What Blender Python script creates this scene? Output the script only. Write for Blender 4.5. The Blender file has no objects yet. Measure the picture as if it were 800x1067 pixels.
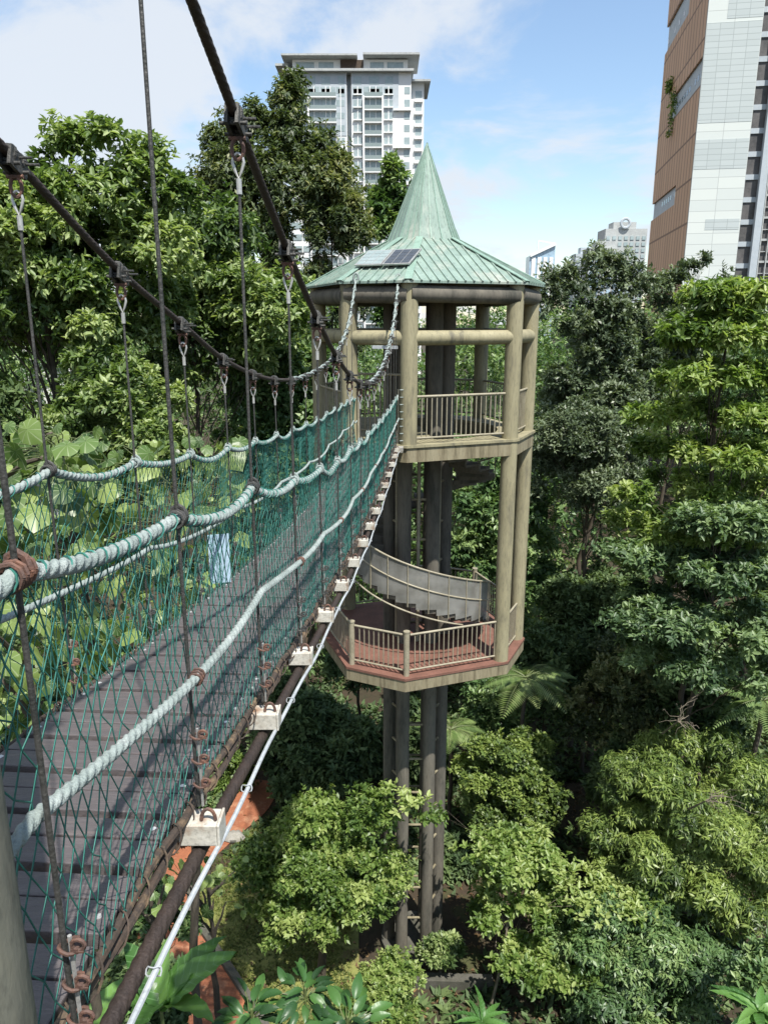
import bpy, math, random
import numpy as np
from mathutils import Vector
random.seed(7); rng = np.random.default_rng(11)
C = bpy.data.collections.new('place'); bpy.context.scene.collection.children.link(C)
SC = bpy.context.scene
# ------------------------------------------------------------------ camera maths (eye at the origin, metres)
PITCH = math.radians(14.5); FPX = 780.0
cp, sp = math.cos(PITCH), math.sin(PITCH)
def at(u, v, Y):
    """point at depth Y (world) seen at pixel u,v of the 800x1067 photograph"""
    a = (533.5 - v)/FPX
    z = Y/(cp + a*sp)
    return Vector((z*(u-400)/FPX, Y, z*(-sp + a*cp)))
def mpp(Y, v):            # metres per pixel there
    return Y/(cp + (533.5-v)/FPX*sp)/FPX
GROUND = -19.3
# ------------------------------------------------------------------ materials
def newmat(name):
    m = bpy.data.materials.new(name); m.use_nodes = True
    nt = m.node_tree; p = nt.nodes['Principled BSDF']
    return m, nt, p
def N(nt, t, **k):
    n = nt.nodes.new(t)
    for a, b in k.items():
        if a in n.inputs.keys() if isinstance(a, str) else False: n.inputs[a].default_value = b
        else: setattr(n, a, b)
    return n
def ramp(nt, fac, stops):
    r = nt.nodes.new('ShaderNodeValToRGB'); e = r.color_ramp.elements
    while len(e) < len(stops): e.new(0.5)
    for i, (p, c) in enumerate(stops):
        e[i].position = p; e[i].color = (c[0], c[1], c[2], 1)
    nt.links.new(fac, r.inputs[0]); return r.outputs[0]
def surf(name, c1, c2=None, scale=3.0, rough=.7, metal=0, bump=0.0, bscale=30, stretch=(1,1,1), c3=None, detail=6, spec=.5, fine=.62):
    """two or three tone noisy surface with bump, in object space metres"""
    m, nt, p = newmat(name)
    tc = N(nt, 'ShaderNodeTexCoord'); mp = nt.nodes.new('ShaderNodeMapping')
    mp.inputs['Scale'].default_value = stretch
    nt.links.new(tc.outputs['Object'], mp.inputs[0])
    n = nt.nodes.new('ShaderNodeTexNoise'); n.inputs['Scale'].default_value = scale; n.inputs['Detail'].default_value = detail
    n.inputs['Roughness'].default_value = .65
    nt.links.new(mp.outputs[0], n.inputs['Vector'])
    c2 = c2 or tuple(x*.7 for x in c1)
    st = [(.35, c1), (.62, c2)] if not c3 else [(.3, c1), (.52, c2), (.68, c3)]
    nf_ = nt.nodes.new('ShaderNodeTexNoise'); nf_.inputs['Scale'].default_value = scale*9; nf_.inputs['Detail'].default_value = 5; nf_.inputs['Roughness'].default_value = .7
    nt.links.new(mp.outputs[0], nf_.inputs['Vector'])
    mu = N(nt, 'ShaderNodeMixRGB', blend_type='MULTIPLY'); mu.inputs[0].default_value = 1
    nt.links.new(ramp(nt, n.outputs[0], st), mu.inputs[1]); nt.links.new(ramp(nt, nf_.outputs[0], [(.30,(fine,)*3),(.5,(1,1,1)),(.75,(1.0,.98,.95))]), mu.inputs[2])
    nt.links.new(mu.outputs[0], p.inputs['Base Color'])
    p.inputs['Roughness'].default_value = rough; p.inputs['Metallic'].default_value = metal
    p.inputs['Specular IOR Level'].default_value = spec
    if bump:
        n2 = nt.nodes.new('ShaderNodeTexNoise'); n2.inputs['Scale'].default_value = bscale; n2.inputs['Detail'].default_value = 4
        nt.links.new(mp.outputs[0], n2.inputs['Vector'])
        b = nt.nodes.new('ShaderNodeBump'); b.inputs['Strength'].default_value = bump; b.inputs['Distance'].default_value = .01
        nt.links.new(n2.outputs[0], b.inputs['Height']); nt.links.new(b.outputs[0], p.inputs['Normal'])
    return m
def leafmat(name, dark, mid, light, trans=.35, rough=.43, scale=.6, spec=.5):
    """leaf colour from a random tint carried by each leaf (attribute 'tint', 0..1) plus a slow noise"""
    m, nt, p = newmat(name)
    at_ = N(nt, 'ShaderNodeAttribute', attribute_name='tint')
    tc = N(nt, 'ShaderNodeTexCoord')
    n = nt.nodes.new('ShaderNodeTexNoise'); n.inputs['Scale'].default_value = scale; n.inputs['Detail'].default_value = 3
    nt.links.new(tc.outputs['Object'], n.inputs['Vector'])
    ma = N(nt, 'ShaderNodeMath', operation='MULTIPLY_ADD')
    nt.links.new(n.outputs[0], ma.inputs[0]); ma.inputs[1].default_value = .7; 
    s = N(nt, 'ShaderNodeMath', operation='SUBTRACT'); s.inputs[1].default_value = .35
    nt.links.new(at_.outputs['Fac'], s.inputs[0]); nt.links.new(s.outputs[0], ma.inputs[2])
    col = ramp(nt, ma.outputs[0], [(.08, dark), (.5, mid), (.93, light)])
    nt.links.new(col, p.inputs['Base Color']); p.inputs['Roughness'].default_value = rough
    p.inputs['Specular IOR Level'].default_value = spec
    tr = nt.nodes.new('ShaderNodeBsdfTranslucent')
    g = N(nt, 'ShaderNodeMixRGB', blend_type='MULTIPLY'); g.inputs[0].default_value = 1; g.inputs[2].default_value = (1.2, 1.3, .6, 1)
    nt.links.new(col, g.inputs[1]); nt.links.new(g.outputs[0], tr.inputs[0])
    mx = nt.nodes.new('ShaderNodeMixShader'); mx.inputs[0].default_value = trans
    nt.links.new(p.outputs[0], mx.inputs[1]); nt.links.new(tr.outputs[0], mx.inputs[2])
    nt.links.new(mx.outputs[0], nt.nodes['Material Output'].inputs[0])
    return m
def veinleaf(name, dark, mid, light, veins, trans=.3, radial=True):
    """big leaf: veins drawn from the leaf's own coordinates (attribute 'lc')"""
    m = leafmat(name, dark, mid, light, trans, .4, .8); nt = m.node_tree; p = nt.nodes['Principled BSDF']
    a = N(nt, 'ShaderNodeAttribute', attribute_name='lc'); sx = nt.nodes.new('ShaderNodeSeparateXYZ')
    nt.links.new(a.outputs['Vector'], sx.inputs[0])
    if radial:
        t = N(nt, 'ShaderNodeMath', operation='ARCTAN2'); nt.links.new(sx.outputs[0], t.inputs[0]); nt.links.new(sx.outputs[1], t.inputs[1])
        q = N(nt, 'ShaderNodeMath', operation='MULTIPLY'); nt.links.new(t.outputs[0], q.inputs[0]); q.inputs[1].default_value = 4.5
    else:
        ab = N(nt, 'ShaderNodeMath', operation='ABSOLUTE'); nt.links.new(sx.outputs[0], ab.inputs[0])
        d = N(nt, 'ShaderNodeMath', operation='SUBTRACT'); nt.links.new(sx.outputs[1], d.inputs[0]); nt.links.new(ab.outputs[0], d.inputs[1])
        q = N(nt, 'ShaderNodeMath', operation='MULTIPLY'); nt.links.new(d.outputs[0], q.inputs[0]); q.inputs[1].default_value = 30
    s = N(nt, 'ShaderNodeMath', operation='SINE'); nt.links.new(q.outputs[0], s.inputs[0])
    ab2 = N(nt, 'ShaderNodeMath', operation='ABSOLUTE'); nt.links.new(s.outputs[0], ab2.inputs[0])
    lt = N(nt, 'ShaderNodeMapRange'); lt.inputs[1].default_value = .05; lt.inputs[2].default_value = .3; lt.inputs[3].default_value = .75; lt.inputs[4].default_value = 0
    nt.links.new(ab2.outputs[0], lt.inputs[0])
    col = p.inputs['Base Color'].links[0].from_socket
    mx = nt.nodes.new('ShaderNodeMixRGB'); nt.links.new(lt.outputs[0], mx.inputs[0]); nt.links.new(col, mx.inputs[1]); mx.inputs[2].default_value = (*veins, 1)
    nt.links.new(mx.outputs[0], p.inputs['Base Color'])
    return m
M = {}
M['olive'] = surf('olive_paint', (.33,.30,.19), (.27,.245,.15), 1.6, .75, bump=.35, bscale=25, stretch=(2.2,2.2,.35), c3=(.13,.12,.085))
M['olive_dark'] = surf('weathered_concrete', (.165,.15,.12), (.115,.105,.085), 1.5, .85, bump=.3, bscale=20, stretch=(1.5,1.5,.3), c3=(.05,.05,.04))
M['fascia'] = surf('stained_fascia', (.30,.27,.18), (.22,.19,.12), 2.2, .85, bump=.3, stretch=(3,3,.3), c3=(.10,.085,.05))
M['rail'] = surf('rail_paint', (.33,.30,.22), (.25,.225,.16), 3, .55)
M['tiles'] = surf('red_floor_tiles', (.20,.095,.07), (.145,.07,.05), 2.5, .7, bump=.2)
M['roof'] = surf('green_roof_sheet', (.26,.345,.295), (.19,.265,.225), 1.6, .5, stretch=(1,1,.3), c3=(.33,.36,.31), bump=.1)
M['ridge'] = surf('green_ridge_flashing', (.25,.36,.30), (.18,.28,.225), 2, .55)
M['grey_mesh'] = None
M['galv'] = surf('galvanised_steel', (.55,.55,.53), (.42,.42,.40), 6, .4, metal=.5)
M['block'] = surf('white_painted_channel', (.62,.61,.55), (.48,.46,.40), 7, .6, c3=(.25,.14,.08), bump=.15, bscale=60)
M['rust'] = surf('rusty_steel', (.13,.055,.03), (.075,.04,.028), 9, .85, c3=(.2,.09,.045), bump=.4, bscale=70)
M['clip'] = surf('rusty_clip', (.20,.095,.06), (.10,.055,.042), 25, .7, c3=(.08,.05,.04), bump=.3, bscale=120)
M['cable'] = surf('dark_wire_cable', (.045,.048,.045), (.085,.083,.078), 12, .6, metal=.4, bump=.4, bscale=90)
M['maincable'] = surf('thick_dark_cable', (.035,.027,.024), (.055,.040,.034), 10, .65, metal=.2, bump=.5, bscale=90)
M['rope'] = surf('weathered_white_rope', (.36,.40,.385), (.25,.30,.285), 9, .9, bump=.6, bscale=140, c3=(.20,.235,.22))
M['net'] = surf('green_netting', (.017,.115,.092), (.038,.20,.163), 5, .55)
M['pipe'] = surf('white_conduit', (.44,.47,.49), (.34,.37,.39), 5, .5)
M['plank'] = surf('dark_boards', (.128,.112,.112), (.092,.082,.084), 5, .42, stretch=(.6,6,1), c3=(.135,.112,.108), bump=.35, bscale=60)
M['bolt'] = surf('bright_bolt', (.75,.75,.72), (.6,.6,.58), 20, .35, metal=.6)
M['edge'] = surf('rusty_edge_bar', (.085,.055,.036), (.045,.034,.027), 7, .85, c3=(.19,.13,.075), bump=.6, bscale=50)
M['blue'] = surf('pale_blue_plastic', (.42,.55,.66), (.36,.50,.62), 2, .4)
M['panel'] = surf('solar_cells', (.035,.045,.06), (.05,.06,.075), 6, .25)
M['panelw'] = surf('pale_panel', (.27,.33,.33), (.22,.28,.28), 3, .4)
M['white_wall'] = surf('white_render', (.80,.81,.80), (.74,.75,.75), .25, .8, fine=.93)
M['grey_wall'] = surf('grey_render', (.46,.51,.55), (.40,.45,.49), .3, .8, fine=.9)
M['glass'] = surf('blue_grey_glass', (.26,.33,.34), (.36,.43,.44), .35, .2, spec=.6, fine=.8)
M['glass_d'] = surf('dark_window_glass', (.05,.065,.075), (.10,.12,.13), .2, .15, spec=.8)
M['soffit'] = surf('roof_slab_paint', (.45,.47,.46), (.38,.40,.40), .3, .8)
M['cladding'] = None
M['slot'] = surf('dark_slot_glass', (.06,.06,.062), (.12,.115,.115), .3, .6)  # dark matte window glass
M['tower_glass'] = surf('pale_tower_glass', (.30,.43,.55), (.38,.52,.63), .05, .2, spec=.8)
M['bark'] = surf('grey_brown_bark', (.10,.08,.055), (.06,.048,.035), 4, .9, bump=.8, bscale=18, stretch=(1,1,.3), c3=(.16,.135,.10))
M['bark_pale'] = surf('pale_bark', (.22,.19,.14), (.13,.11,.08), 5, .9, bump=.5, stretch=(1,1,.4))
M['soil'] = surf('red_laterite_soil', (.34,.125,.06), (.25,.09,.045), 2.2, .95, bump=1, bscale=10, c3=(.38,.19,.11))
M['kerb'] = surf('mossy_concrete', (.10,.095,.08), (.06,.06,.045), 3, .9, bump=.4)
M['stone'] = surf('pale_concrete', (.34,.33,.30), (.24,.23,.2), 2, .9, bump=.3)
M['grass'] = leafmat('grass_blades', (.06,.09,.02), (.13,.17,.035), (.22,.24,.06), .3, .6, .5)
M['litter'] = leafmat('fallen_leaves', (.06,.035,.018), (.13,.075,.035), (.25,.16,.07), .1, .7, .8)
M['lf_bright'] = leafmat('bright_leaves', (.06,.105,.035), (.15,.225,.065), (.36,.43,.19), .38)
M['lf_mid'] = leafmat('mid_leaves', (0.054,0.104,0.040), (0.110,0.195,0.066), (0.241,0.328,0.124), .3)
M['lf_mixed'] = leafmat('mixed_leaves', (0.057,0.085,0.040), (0.121,0.161,0.065), (0.279,0.287,0.120), .3, .5, .35)
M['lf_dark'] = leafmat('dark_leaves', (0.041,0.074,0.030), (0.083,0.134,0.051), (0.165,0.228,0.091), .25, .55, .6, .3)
M['lf_grey'] = leafmat('grey_green_leaves', (0.055,0.082,0.046), (0.110,0.150,0.082), (0.212,0.260,0.157), .25, .42)
M['lf_olive'] = leafmat('olive_leaves', (.055,.095,.03), (.13,.195,.045), (.27,.345,.09), .32)
M['lf_lime'] = leafmat('lime_leaves', (.085,.15,.035), (.18,.27,.06), (.36,.43,.15), .42)
M['lf_blue'] = leafmat('blue_green_leaves', (.06,.11,.05), (.12,.19,.08), (.25,.34,.15), .35)
M['lf_big'] = veinleaf('large_pale_leaves', (.045,.09,.025), (.105,.18,.045), (.26,.34,.10), (.36,.43,.24), .34)
M['lf_banana'] = veinleaf('banana_leaves', (.05,.13,.03), (.09,.21,.045), (.15,.29,.07), (.16,.30,.12), .3, False)
M['lf_broad'] = veinleaf('broad_dark_leaves', (.018,.05,.018), (.035,.10,.028), (.075,.17,.04), (.06,.13,.04), .25, False)
# wire mesh sheet of the stair balustrades: part of the light passes between the wires
m, nt, p = newmat('wire_mesh_sheet'); p.inputs['Base Color'].default_value = (.30,.30,.27,1); p.inputs['Roughness'].default_value = .7
nz = nt.nodes.new('ShaderNodeTexNoise'); nz.inputs['Scale'].default_value = 2.5; nz.inputs['Detail'].default_value = 5
tcn = nt.nodes.new('ShaderNodeTexCoord'); nt.links.new(tcn.outputs['Object'], nz.inputs['Vector'])
nt.links.new(ramp(nt, nz.outputs[0], [(.35,(.27,.27,.25)),(.65,(.17,.168,.15))]), p.inputs['Base Color'])
tr = nt.nodes.new('ShaderNodeBsdfTransparent'); mx = nt.nodes.new('ShaderNodeMixShader'); mx.inputs[0].default_value = .7
nt.links.new(tr.outputs[0], mx.inputs[1]); nt.links.new(p.outputs[0], mx.inputs[2]); nt.links.new(mx.outputs[0], nt.nodes['Material Output'].inputs[0])
M['grey_mesh'] = m
def panelmat(name, col1, col2, w, h, joint, vertical='Z', colj=(.2,.12,.07), patch=.6):
    """cladding panels: brick texture without offset laid on a wall (object x along wall, z up)"""
    m, nt, p = newmat(name); tc = nt.nodes.new('ShaderNodeTexCoord')
    sx = nt.nodes.new('ShaderNodeSeparateXYZ'); nt.links.new(tc.outputs['Object'], sx.inputs[0])
    cx = nt.nodes.new('ShaderNodeCombineXYZ'); nt.links.new(sx.outputs[0], cx.inputs[0]); nt.links.new(sx.outputs[2], cx.inputs[1])
    b = nt.nodes.new('ShaderNodeTexBrick'); b.offset = 0; b.inputs['Scale'].default_value = 1
    b.inputs['Brick Width'].default_value = w; b.inputs['Row Height'].default_value = h; b.inputs['Mortar Size'].default_value = joint
    b.inputs['Color1'].default_value = (*col1, 1); b.inputs['Color2'].default_value = (*col2, 1); b.inputs['Mortar'].default_value = (*colj, 1)
    nt.links.new(cx.outputs[0], b.inputs['Vector']); nt.links.new(b.outputs[0], p.inputs['Base Color']); p.inputs['Roughness'].default_value = .7
    return m
M['cladding'] = panelmat('brown_cladding', (.56,.34,.205), (.49,.295,.175), 2.4, 7.0, .2, colj=(.2,.11,.06))
M['pale_cladding'] = panelmat('pale_stone_cladding', (.63,.67,.64), (.56,.605,.59), 4.2, 1.75, .045, colj=(.40,.43,.42))
M['pale_cladding_b'] = panelmat('grey_stone_cladding', (.48,.53,.53), (.44,.49,.49), 2.1, .875, .04, colj=(.30,.34,.34))
# ------------------------------------------------------------------ objects
def tag(o, label=None, cat=None, group=None, kind=None):
    if label: o['label'] = label
    if cat: o['category'] = cat
    if group: o['group'] = group
    if kind: o['kind'] = kind
    return o
def thing(name, loc, label, cat, group=None):
    o = bpy.data.objects.new(name, None); C.objects.link(o); o.location = loc; o.empty_display_size = .3
    return tag(o, label, cat, group)
class MB:
    def __init__(s): s.V = []; s.F = []; s.n = 0
    def add(s, V, F):
        V = np.asarray(V, float); s.V.append(V); k = s.n
        s.F.extend([tuple(i+k for i in f) for f in F]); s.n += len(V); return s
    def box(s, c, size, ax=None):
        c = np.array(c, float); h = np.array(size, float)/2
        A = np.eye(3) if ax is None else np.array([list(a) for a in ax], float)
        V = [c + A[0]*h[0]*x + A[1]*h[1]*y + A[2]*h[2]*z for z in (-1,1) for y in (-1,1) for x in (-1,1)]
        return s.add(V, [(0,2,3,1),(4,5,7,6),(0,1,5,4),(2,6,7,3),(0,4,6,2),(1,3,7,5)])
    def bar(s, a, b, w, h, up=(0,0,1)):
        a = Vector(a); b = Vector(b); d = (b-a); L = d.length; d.normalize(); up = Vector(up)
        if abs(d.dot(up)) > .98: up = Vector((0,1,0))
        x = d.cross(up).normalized(); z = x.cross(d)
        return s.box((a+b)/2, (w, L, h), (x, d, z))
    def tube(s, pts, r, n=8, caps=True, twist=0, lobes=0, amp=0):
        P = np.array([list(p) for p in pts], float); K = len(P)
        r = np.full(K, r) if np.isscalar(r) else np.array(r, float)
        T = np.gradient(P, axis=0); T /= np.linalg.norm(T, axis=1)[:, None] + 1e-12
        ref = np.array([0,0,1.]) if abs(T[0][2]) < .9 else np.array([1.,0,0])
        u = ref - T[0]*ref.dot(T[0]); u /= np.linalg.norm(u); rings = []; dist = 0
        for k in range(K):
            u = u - T[k]*u.dot(T[k]); u /= np.linalg.norm(u) + 1e-12; w = np.cross(T[k], u)
            if k: dist += np.linalg.norm(P[k]-P[k-1])
            a = np.arange(n)*2*math.pi/n
            rr = r[k]*(1 + (amp*np.abs(np.cos((a*lobes + dist*twist)/2)) - amp*.5 if lobes else 0))
            rings.append(P[k] + (np.cos(a)*rr)[:,None]*u + (np.sin(a)*rr)[:,None]*w)
        F = [(k*n+i, k*n+(i+1)%n, (k+1)*n+(i+1)%n, (k+1)*n+i) for k in range(K-1) for i in range(n)]
        if caps: F += [tuple(range(n))[::-1], tuple((K-1)*n+i for i in range(n))]
        return s.add(np.concatenate(rings), F)
    def cyl(s, a, b, r, n=16, r2=None): return s.tube([a, (Vector(a)+Vector(b))/2, b], [r, (r+(r2 or r))/2, r2 or r] if r2 else r, n)
    def prism(s, poly, z0, z1):
        n = len(poly); V = [(x,y,z0) for x,y in poly] + [(x,y,z1) for x,y in poly]
        return s.add(V, [tuple(range(n))[::-1], tuple(range(n,2*n))] + [(i,(i+1)%n,n+(i+1)%n,n+i) for i in range(n)])
    def build(s, name, mat, parent=None, smooth=True, angle=40, bevel=0, **tg):
        me = bpy.data.meshes.new(name)
        V = np.concatenate(s.V); me.from_pydata(V.tolist(), [], s.F); me.materials.append(mat)
        o = bpy.data.objects.new(name, me); C.objects.link(o)
        if parent is not None:
            o.parent = parent
            w = parent_world(parent); me.transform(w.inverted())
        if smooth:
            me.shade_smooth(); me.set_sharp_from_angle(angle=math.radians(angle))
        if bevel:
            b = o.modifiers.new('bevel', 'BEVEL'); b.width = bevel; b.segments = 2; b.limit_method = 'ANGLE'
        return tag(o, **tg) if tg else o
def parent_world(p):
    from mathutils import Matrix
    w = Matrix.Identity(4)
    while p is not None: w = Matrix.Translation(p.location) @ w; p = p.parent
    return w
def np_mesh(name, V, F, mat, parent=None, tint=None, lc=None, nside=4):
    """fast mesh from numpy arrays, faces all with nside corners"""
    me = bpy.data.meshes.new(name); V = V.astype(np.float32)
    if parent is not None: V = V - np.array(parent_world(parent).translation, dtype=np.float32)
    me.vertices.add(len(V)); me.vertices.foreach_set('co', V.ravel())
    nf = len(F); me.loops.add(nf*nside); me.loops.foreach_set('vertex_index', F.astype(np.int32).ravel())
    me.polygons.add(nf); me.polygons.foreach_set('loop_start', np.arange(nf, dtype=np.int32)*nside)
    me.update(calc_edges=True); me.materials.append(mat)
    if tint is not None:
        a = me.attributes.new('tint', 'FLOAT', 'FACE'); a.data.foreach_set('value', tint.astype(np.float32))
    if lc is not None:
        a = me.attributes.new('lc', 'FLOAT_VECTOR', 'POINT'); a.data.foreach_set('vector', lc.astype(np.float32).ravel())
    o = bpy.data.objects.new(name, me); C.objects.link(o)
    if parent is not None: o.parent = parent
    return o
def unit(a): return a/(np.linalg.norm(a, axis=1)[:, None] + 1e-9)
# ------------------------------------------------------------------ ground
def gz(x, y):
    x = np.asarray(x, float); y = np.asarray(y, float)
    near = np.clip((15 - y)/14, 0, 1)**1.3*6.0
    back = np.clip((y - 38)/70, 0, 1)*7
    left = np.clip((-x - 13)/25, 0, 1)*5
    right = np.clip((x - 16)/30, 0, 1)*4
    fade = np.clip(1 - (np.hypot(x, y)-140)/150, 0, 1)
    return GROUND + (near + np.maximum(back, np.maximum(left, right)))*fade + .12*np.sin(x*.9+1)*np.cos(y*.7) * np.clip(np.hypot(x-1,y-19.8)/4-.6, 0, 1)
g = np.sign(np.linspace(-1,1,181))*np.abs(np.linspace(-1,1,181))**3*2500
gx, gy = np.meshgrid(g, g + 20); V = np.stack([gx.ravel(), gy.ravel(), gz(gx, gy).ravel()], 1)
ii = np.arange(181*181).reshape(181,181)
F = np.stack([ii[:-1,:-1].ravel(), ii[:-1,1:].ravel(), ii[1:,1:].ravel(), ii[1:,:-1].ravel()], 1)
gm = surf('forest_floor', (.03,.032,.014), (.045,.030,.018), .5, .95, bump=.8, bscale=5, c3=(.06,.075,.022), detail=8)
tag(np_mesh('ground', V, F, gm), kind='structure')
# red path with a kerb and drain
def gat(u, v):
    q = at(u, v, 1.0); k = GROUND/q.z; return (q.x*k, k)
pth = [gat(*q) for q in ((262,1120),(240,1075),(222,1045),(196,1005),(170,960),(172,925),(198,893),(232,866),(262,843),(275,815))]
def ribbon(pts, o0, o1, dz, name, mat, seg=60, thick=None, **tg):
    P = np.array(pts, float); t = np.linspace(0, len(P)-1, seg); q = np.stack([np.interp(t, range(len(P)), P[:,k]) for k in (0,1)], 1)
    for _ in range(4): q[1:-1] = (q[:-2]+q[1:-1]*2+q[2:])/4
    d = unit(np.gradient(q, axis=0)); nrm = np.stack([-d[:,1], d[:,0]], 1)
    a = q + nrm*o0; b = q + nrm*o1; m = MB()
    if not thick:
        K = 6; rows = [a + (b-a)*k/K for k in range(K+1)]
        V = np.concatenate([np.column_stack([r, gz(r[:,0], r[:,1]) + dz]) for r in rows])
        F = [(k*seg+i, k*seg+i+1, (k+1)*seg+i+1, (k+1)*seg+i) for k in range(K) for i in range(seg-1)]
        m.add(V, F)
    else:
        za = gz(q[:,0], q[:,1])
        V = np.concatenate([np.column_stack([a, za-.2]), np.column_stack([a, za+thick]), np.column_stack([b, za+thick]), np.column_stack([b, za-.2])])
        F = [(k*seg+i, k*seg+i+1, ((k+1)%4)*seg+i+1, ((k+1)%4)*seg+i) for k in range(4) for i in range(seg-1)] + [(0,seg,2*seg,3*seg),(seg-1,4*seg-1,3*seg-1,2*seg-1)]
        m.add(V, F)
    return m.build(name, mat, smooth=False, **tg)
ribbon(pth, -.75, .95, .05, 'path', M['soil'], kind='structure')
tag(ribbon(pth[:6], -.98, -.76, .14, 'kerb', M['kerb'], seg=40, thick=.14, kind='structure'))
m = MB(); lw = [gat(*q) for q in ((215,1000),(196,940),(215,905),(262,905),(345,930),(380,985),(350,1080),(262,1085),(240,1030))]
lw = np.array(lw); lc_ = lw.mean(0); V = []; nl = 40
for k in range(9):
    for i in range(nl):
        t = i/nl*len(lw); a = lw[int(t)%len(lw)]; c_ = lw[(int(t)+1)%len(lw)]; q = (a+(c_-a)*(t%1)-lc_)*(k/8)*(1+.05*math.sin(i*1.9)*(k==8))+lc_; V.append((q[0], q[1], float(gz(q[0],q[1]))+.025))
m.add(V, [(k*nl+i, k*nl+(i+1)%nl, (k+1)*nl+(i+1)%nl, (k+1)*nl+i) for k in range(8) for i in range(nl)])
m.build('lawn', surf('lawn_turf', (.13,.15,.04), (.20,.21,.06), .9, .95, bump=.9, bscale=14, c3=(.12,.085,.045), detail=8), smooth=False, kind='structure')
# ------------------------------------------------------------------ suspension bridge
def xr(y): return -.815 + .066*y
def xl(y): return xr(y) - .95
def xrr(y): return xr(y) + .045*math.exp(-((y-1.2)/.55)**2)
DK = ([-.5,.3,1.3,2.3,4.3,6.3,8.2,9.2,11.3,13.3,15.2,16.4,17.0],[-1.42,-1.5,-1.6,-1.70,-1.98,-2.24,-2.44,-2.52,-2.62,-2.67,-2.69,-2.74,-2.80])
def smooth_interp(tab):
    xs, ys = np.array(tab[0], float), np.array(tab[1], float); m = np.gradient(ys, xs)
    def f(x):
        x = np.clip(x, xs[0], xs[-1]); i = int(np.clip(np.searchsorted(xs, x)-1, 0, len(xs)-2)); h = xs[i+1]-xs[i]; t = (x-xs[i])/h
        return float((2*t**3-3*t*t+1)*ys[i] + (t**3-2*t*t+t)*h*m[i] + (-2*t**3+3*t*t)*ys[i+1] + (t**3-t*t)*h*m[i+1])
    return f
deck = smooth_interp(DK)
mcR = smooth_interp(([-.6,.3,1.3,2.3,2.8,3.3,4.3,5.3,6.3,8.8,10.9,13.4,15.7,17.1],[2.75,2.2,1.72,1.24,1.01,.79,.374,.013,-.29,-.74,-.79,-.54,.08,.80]))
mcL = smooth_interp(([-.6,.3,1.3,2.3,3.4,4.33,5.33,6.34,7.2,9.04,11.2,14.3,16.0,17.35],[2.55,2.05,1.55,1.08,.64,.275,-.02,-.316,-.49,-.71,-.76,-.50,.0,.84]))
hrR = smooth_interp(([-.7,.3,1.32,2.32,3.3,4.3,5.3,6.3,7.3,8.3,10.3,12.3,14.3,16.9],[-.25,-.33,-.46,-.62,-.74,-.92,-1.05,-1.18,-1.25,-1.33,-1.45,-1.55,-1.62,-1.68]))
hrL = smooth_interp(([-.7,.3,1.4,2.4,3.4,4.4,5.4,6.4,8.4,10.4,12.4,14.4,17.1],[-.25,-.35,-.47,-.57,-.68,-.83,-.96,-1.08,-1.27,-1.42,-1.52,-1.6,-1.7]))
YE = 17.0; START = -.68
KS = [2.32 + k for k in range(-3, 14)] + [16.25]
bridge = thing('suspension_bridge', (xr(2.3)-.5, 2.3, deck(2.3)), 'long narrow hanging footbridge with dark boards and green side nets, running to the tower', 'footbridge')
# boards
m = MB(); y = START
bo = MB()
while y < YE:
    for q in range(2):
        y0 = y + q*.145 + .004; y1 = y + (q+1)*.145 - .004 - (0 if q == 0 else .028)
        ym = (y0+y1)/2; tl = (deck(y1)-deck(y0))/(y1-y0)
        d = Vector((0.066,1,tl)).normalized(); x = Vector((1,-.066,0)).normalized()
        c = Vector((xr(ym)-.515, ym, deck(ym) - .02 + random.uniform(-.003,.003)))
        m.box(c, (.89, y1-y0, .05), (x, d, x.cross(d)))
        if q == 0 or True:
            for s in (-.415, .40):
                if random.random() < .85: bo.cyl(c + x*(s+random.uniform(-.012,.012)) + Vector((0,0,.012)), c + x*s + Vector((0,0,.026)), .012, 8)
    y += .30
m.build('deck_boards', M['plank'], bridge, smooth=False, bevel=.004)
for i_, (V_, _) in enumerate(zip(bo.V[:96], range(96))):
    q_ = MB(); F_ = [(k*8+i, k*8+(i+1)%8, (k+1)*8+(i+1)%8, (k+1)*8+i) for k in range(2) for i in range(8)] + [tuple(range(8))[::-1], tuple(16+i for i in range(8))]
    q_.add(V_, F_); q_.build('bolt_head', M['bolt'], bridge)
q_ = MB()
for V_ in bo.V[96:]: q_.add(V_, F_)
q_.build('bolt_heads', M['bolt'], bridge)['kind'] = 'stuff'
for off, nm in ((-.045,'edge_bar'), (-.985,'edge_bar')):
    m = MB(); ys = np.arange(START, YE, .08)
    m.tube([(xr(a)+off+.008*math.sin(a*9), a, deck(a)-.005+.006*math.sin(a*13+off)) for a in ys], .015, 8); m.tube([(xr(a)+off+.012*math.sin(a*7+1), a, deck(a)-.045+.006*math.sin(a*11)) for a in ys], .015, 8)
    tt = np.arange(0, (YE-START)/.15*2*math.pi, math.pi/5); m.tube([(xr(q)+off+.006+.026*math.cos(t), q, deck(q)-.022+.04*math.sin(t)) for t, q in zip(tt, START+tt*.15/(2*math.pi)+.02*np.sin(tt*.13))], .0035, 4)
    m.build(nm, M['edge'], bridge)
def longtube(xf, zf, r, name, mat, y0=START, y1=YE, step=.02, tw=2*math.pi/.1*1, lobes=3, amp=.35, n=12):
    ys = np.arange(y0, y1+1e-6, step)
    return MB().tube([(xf(a), a, zf(a)) for a in ys], r, n, twist=tw, lobes=lobes, amp=amp).build(name, mat, bridge)
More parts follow.
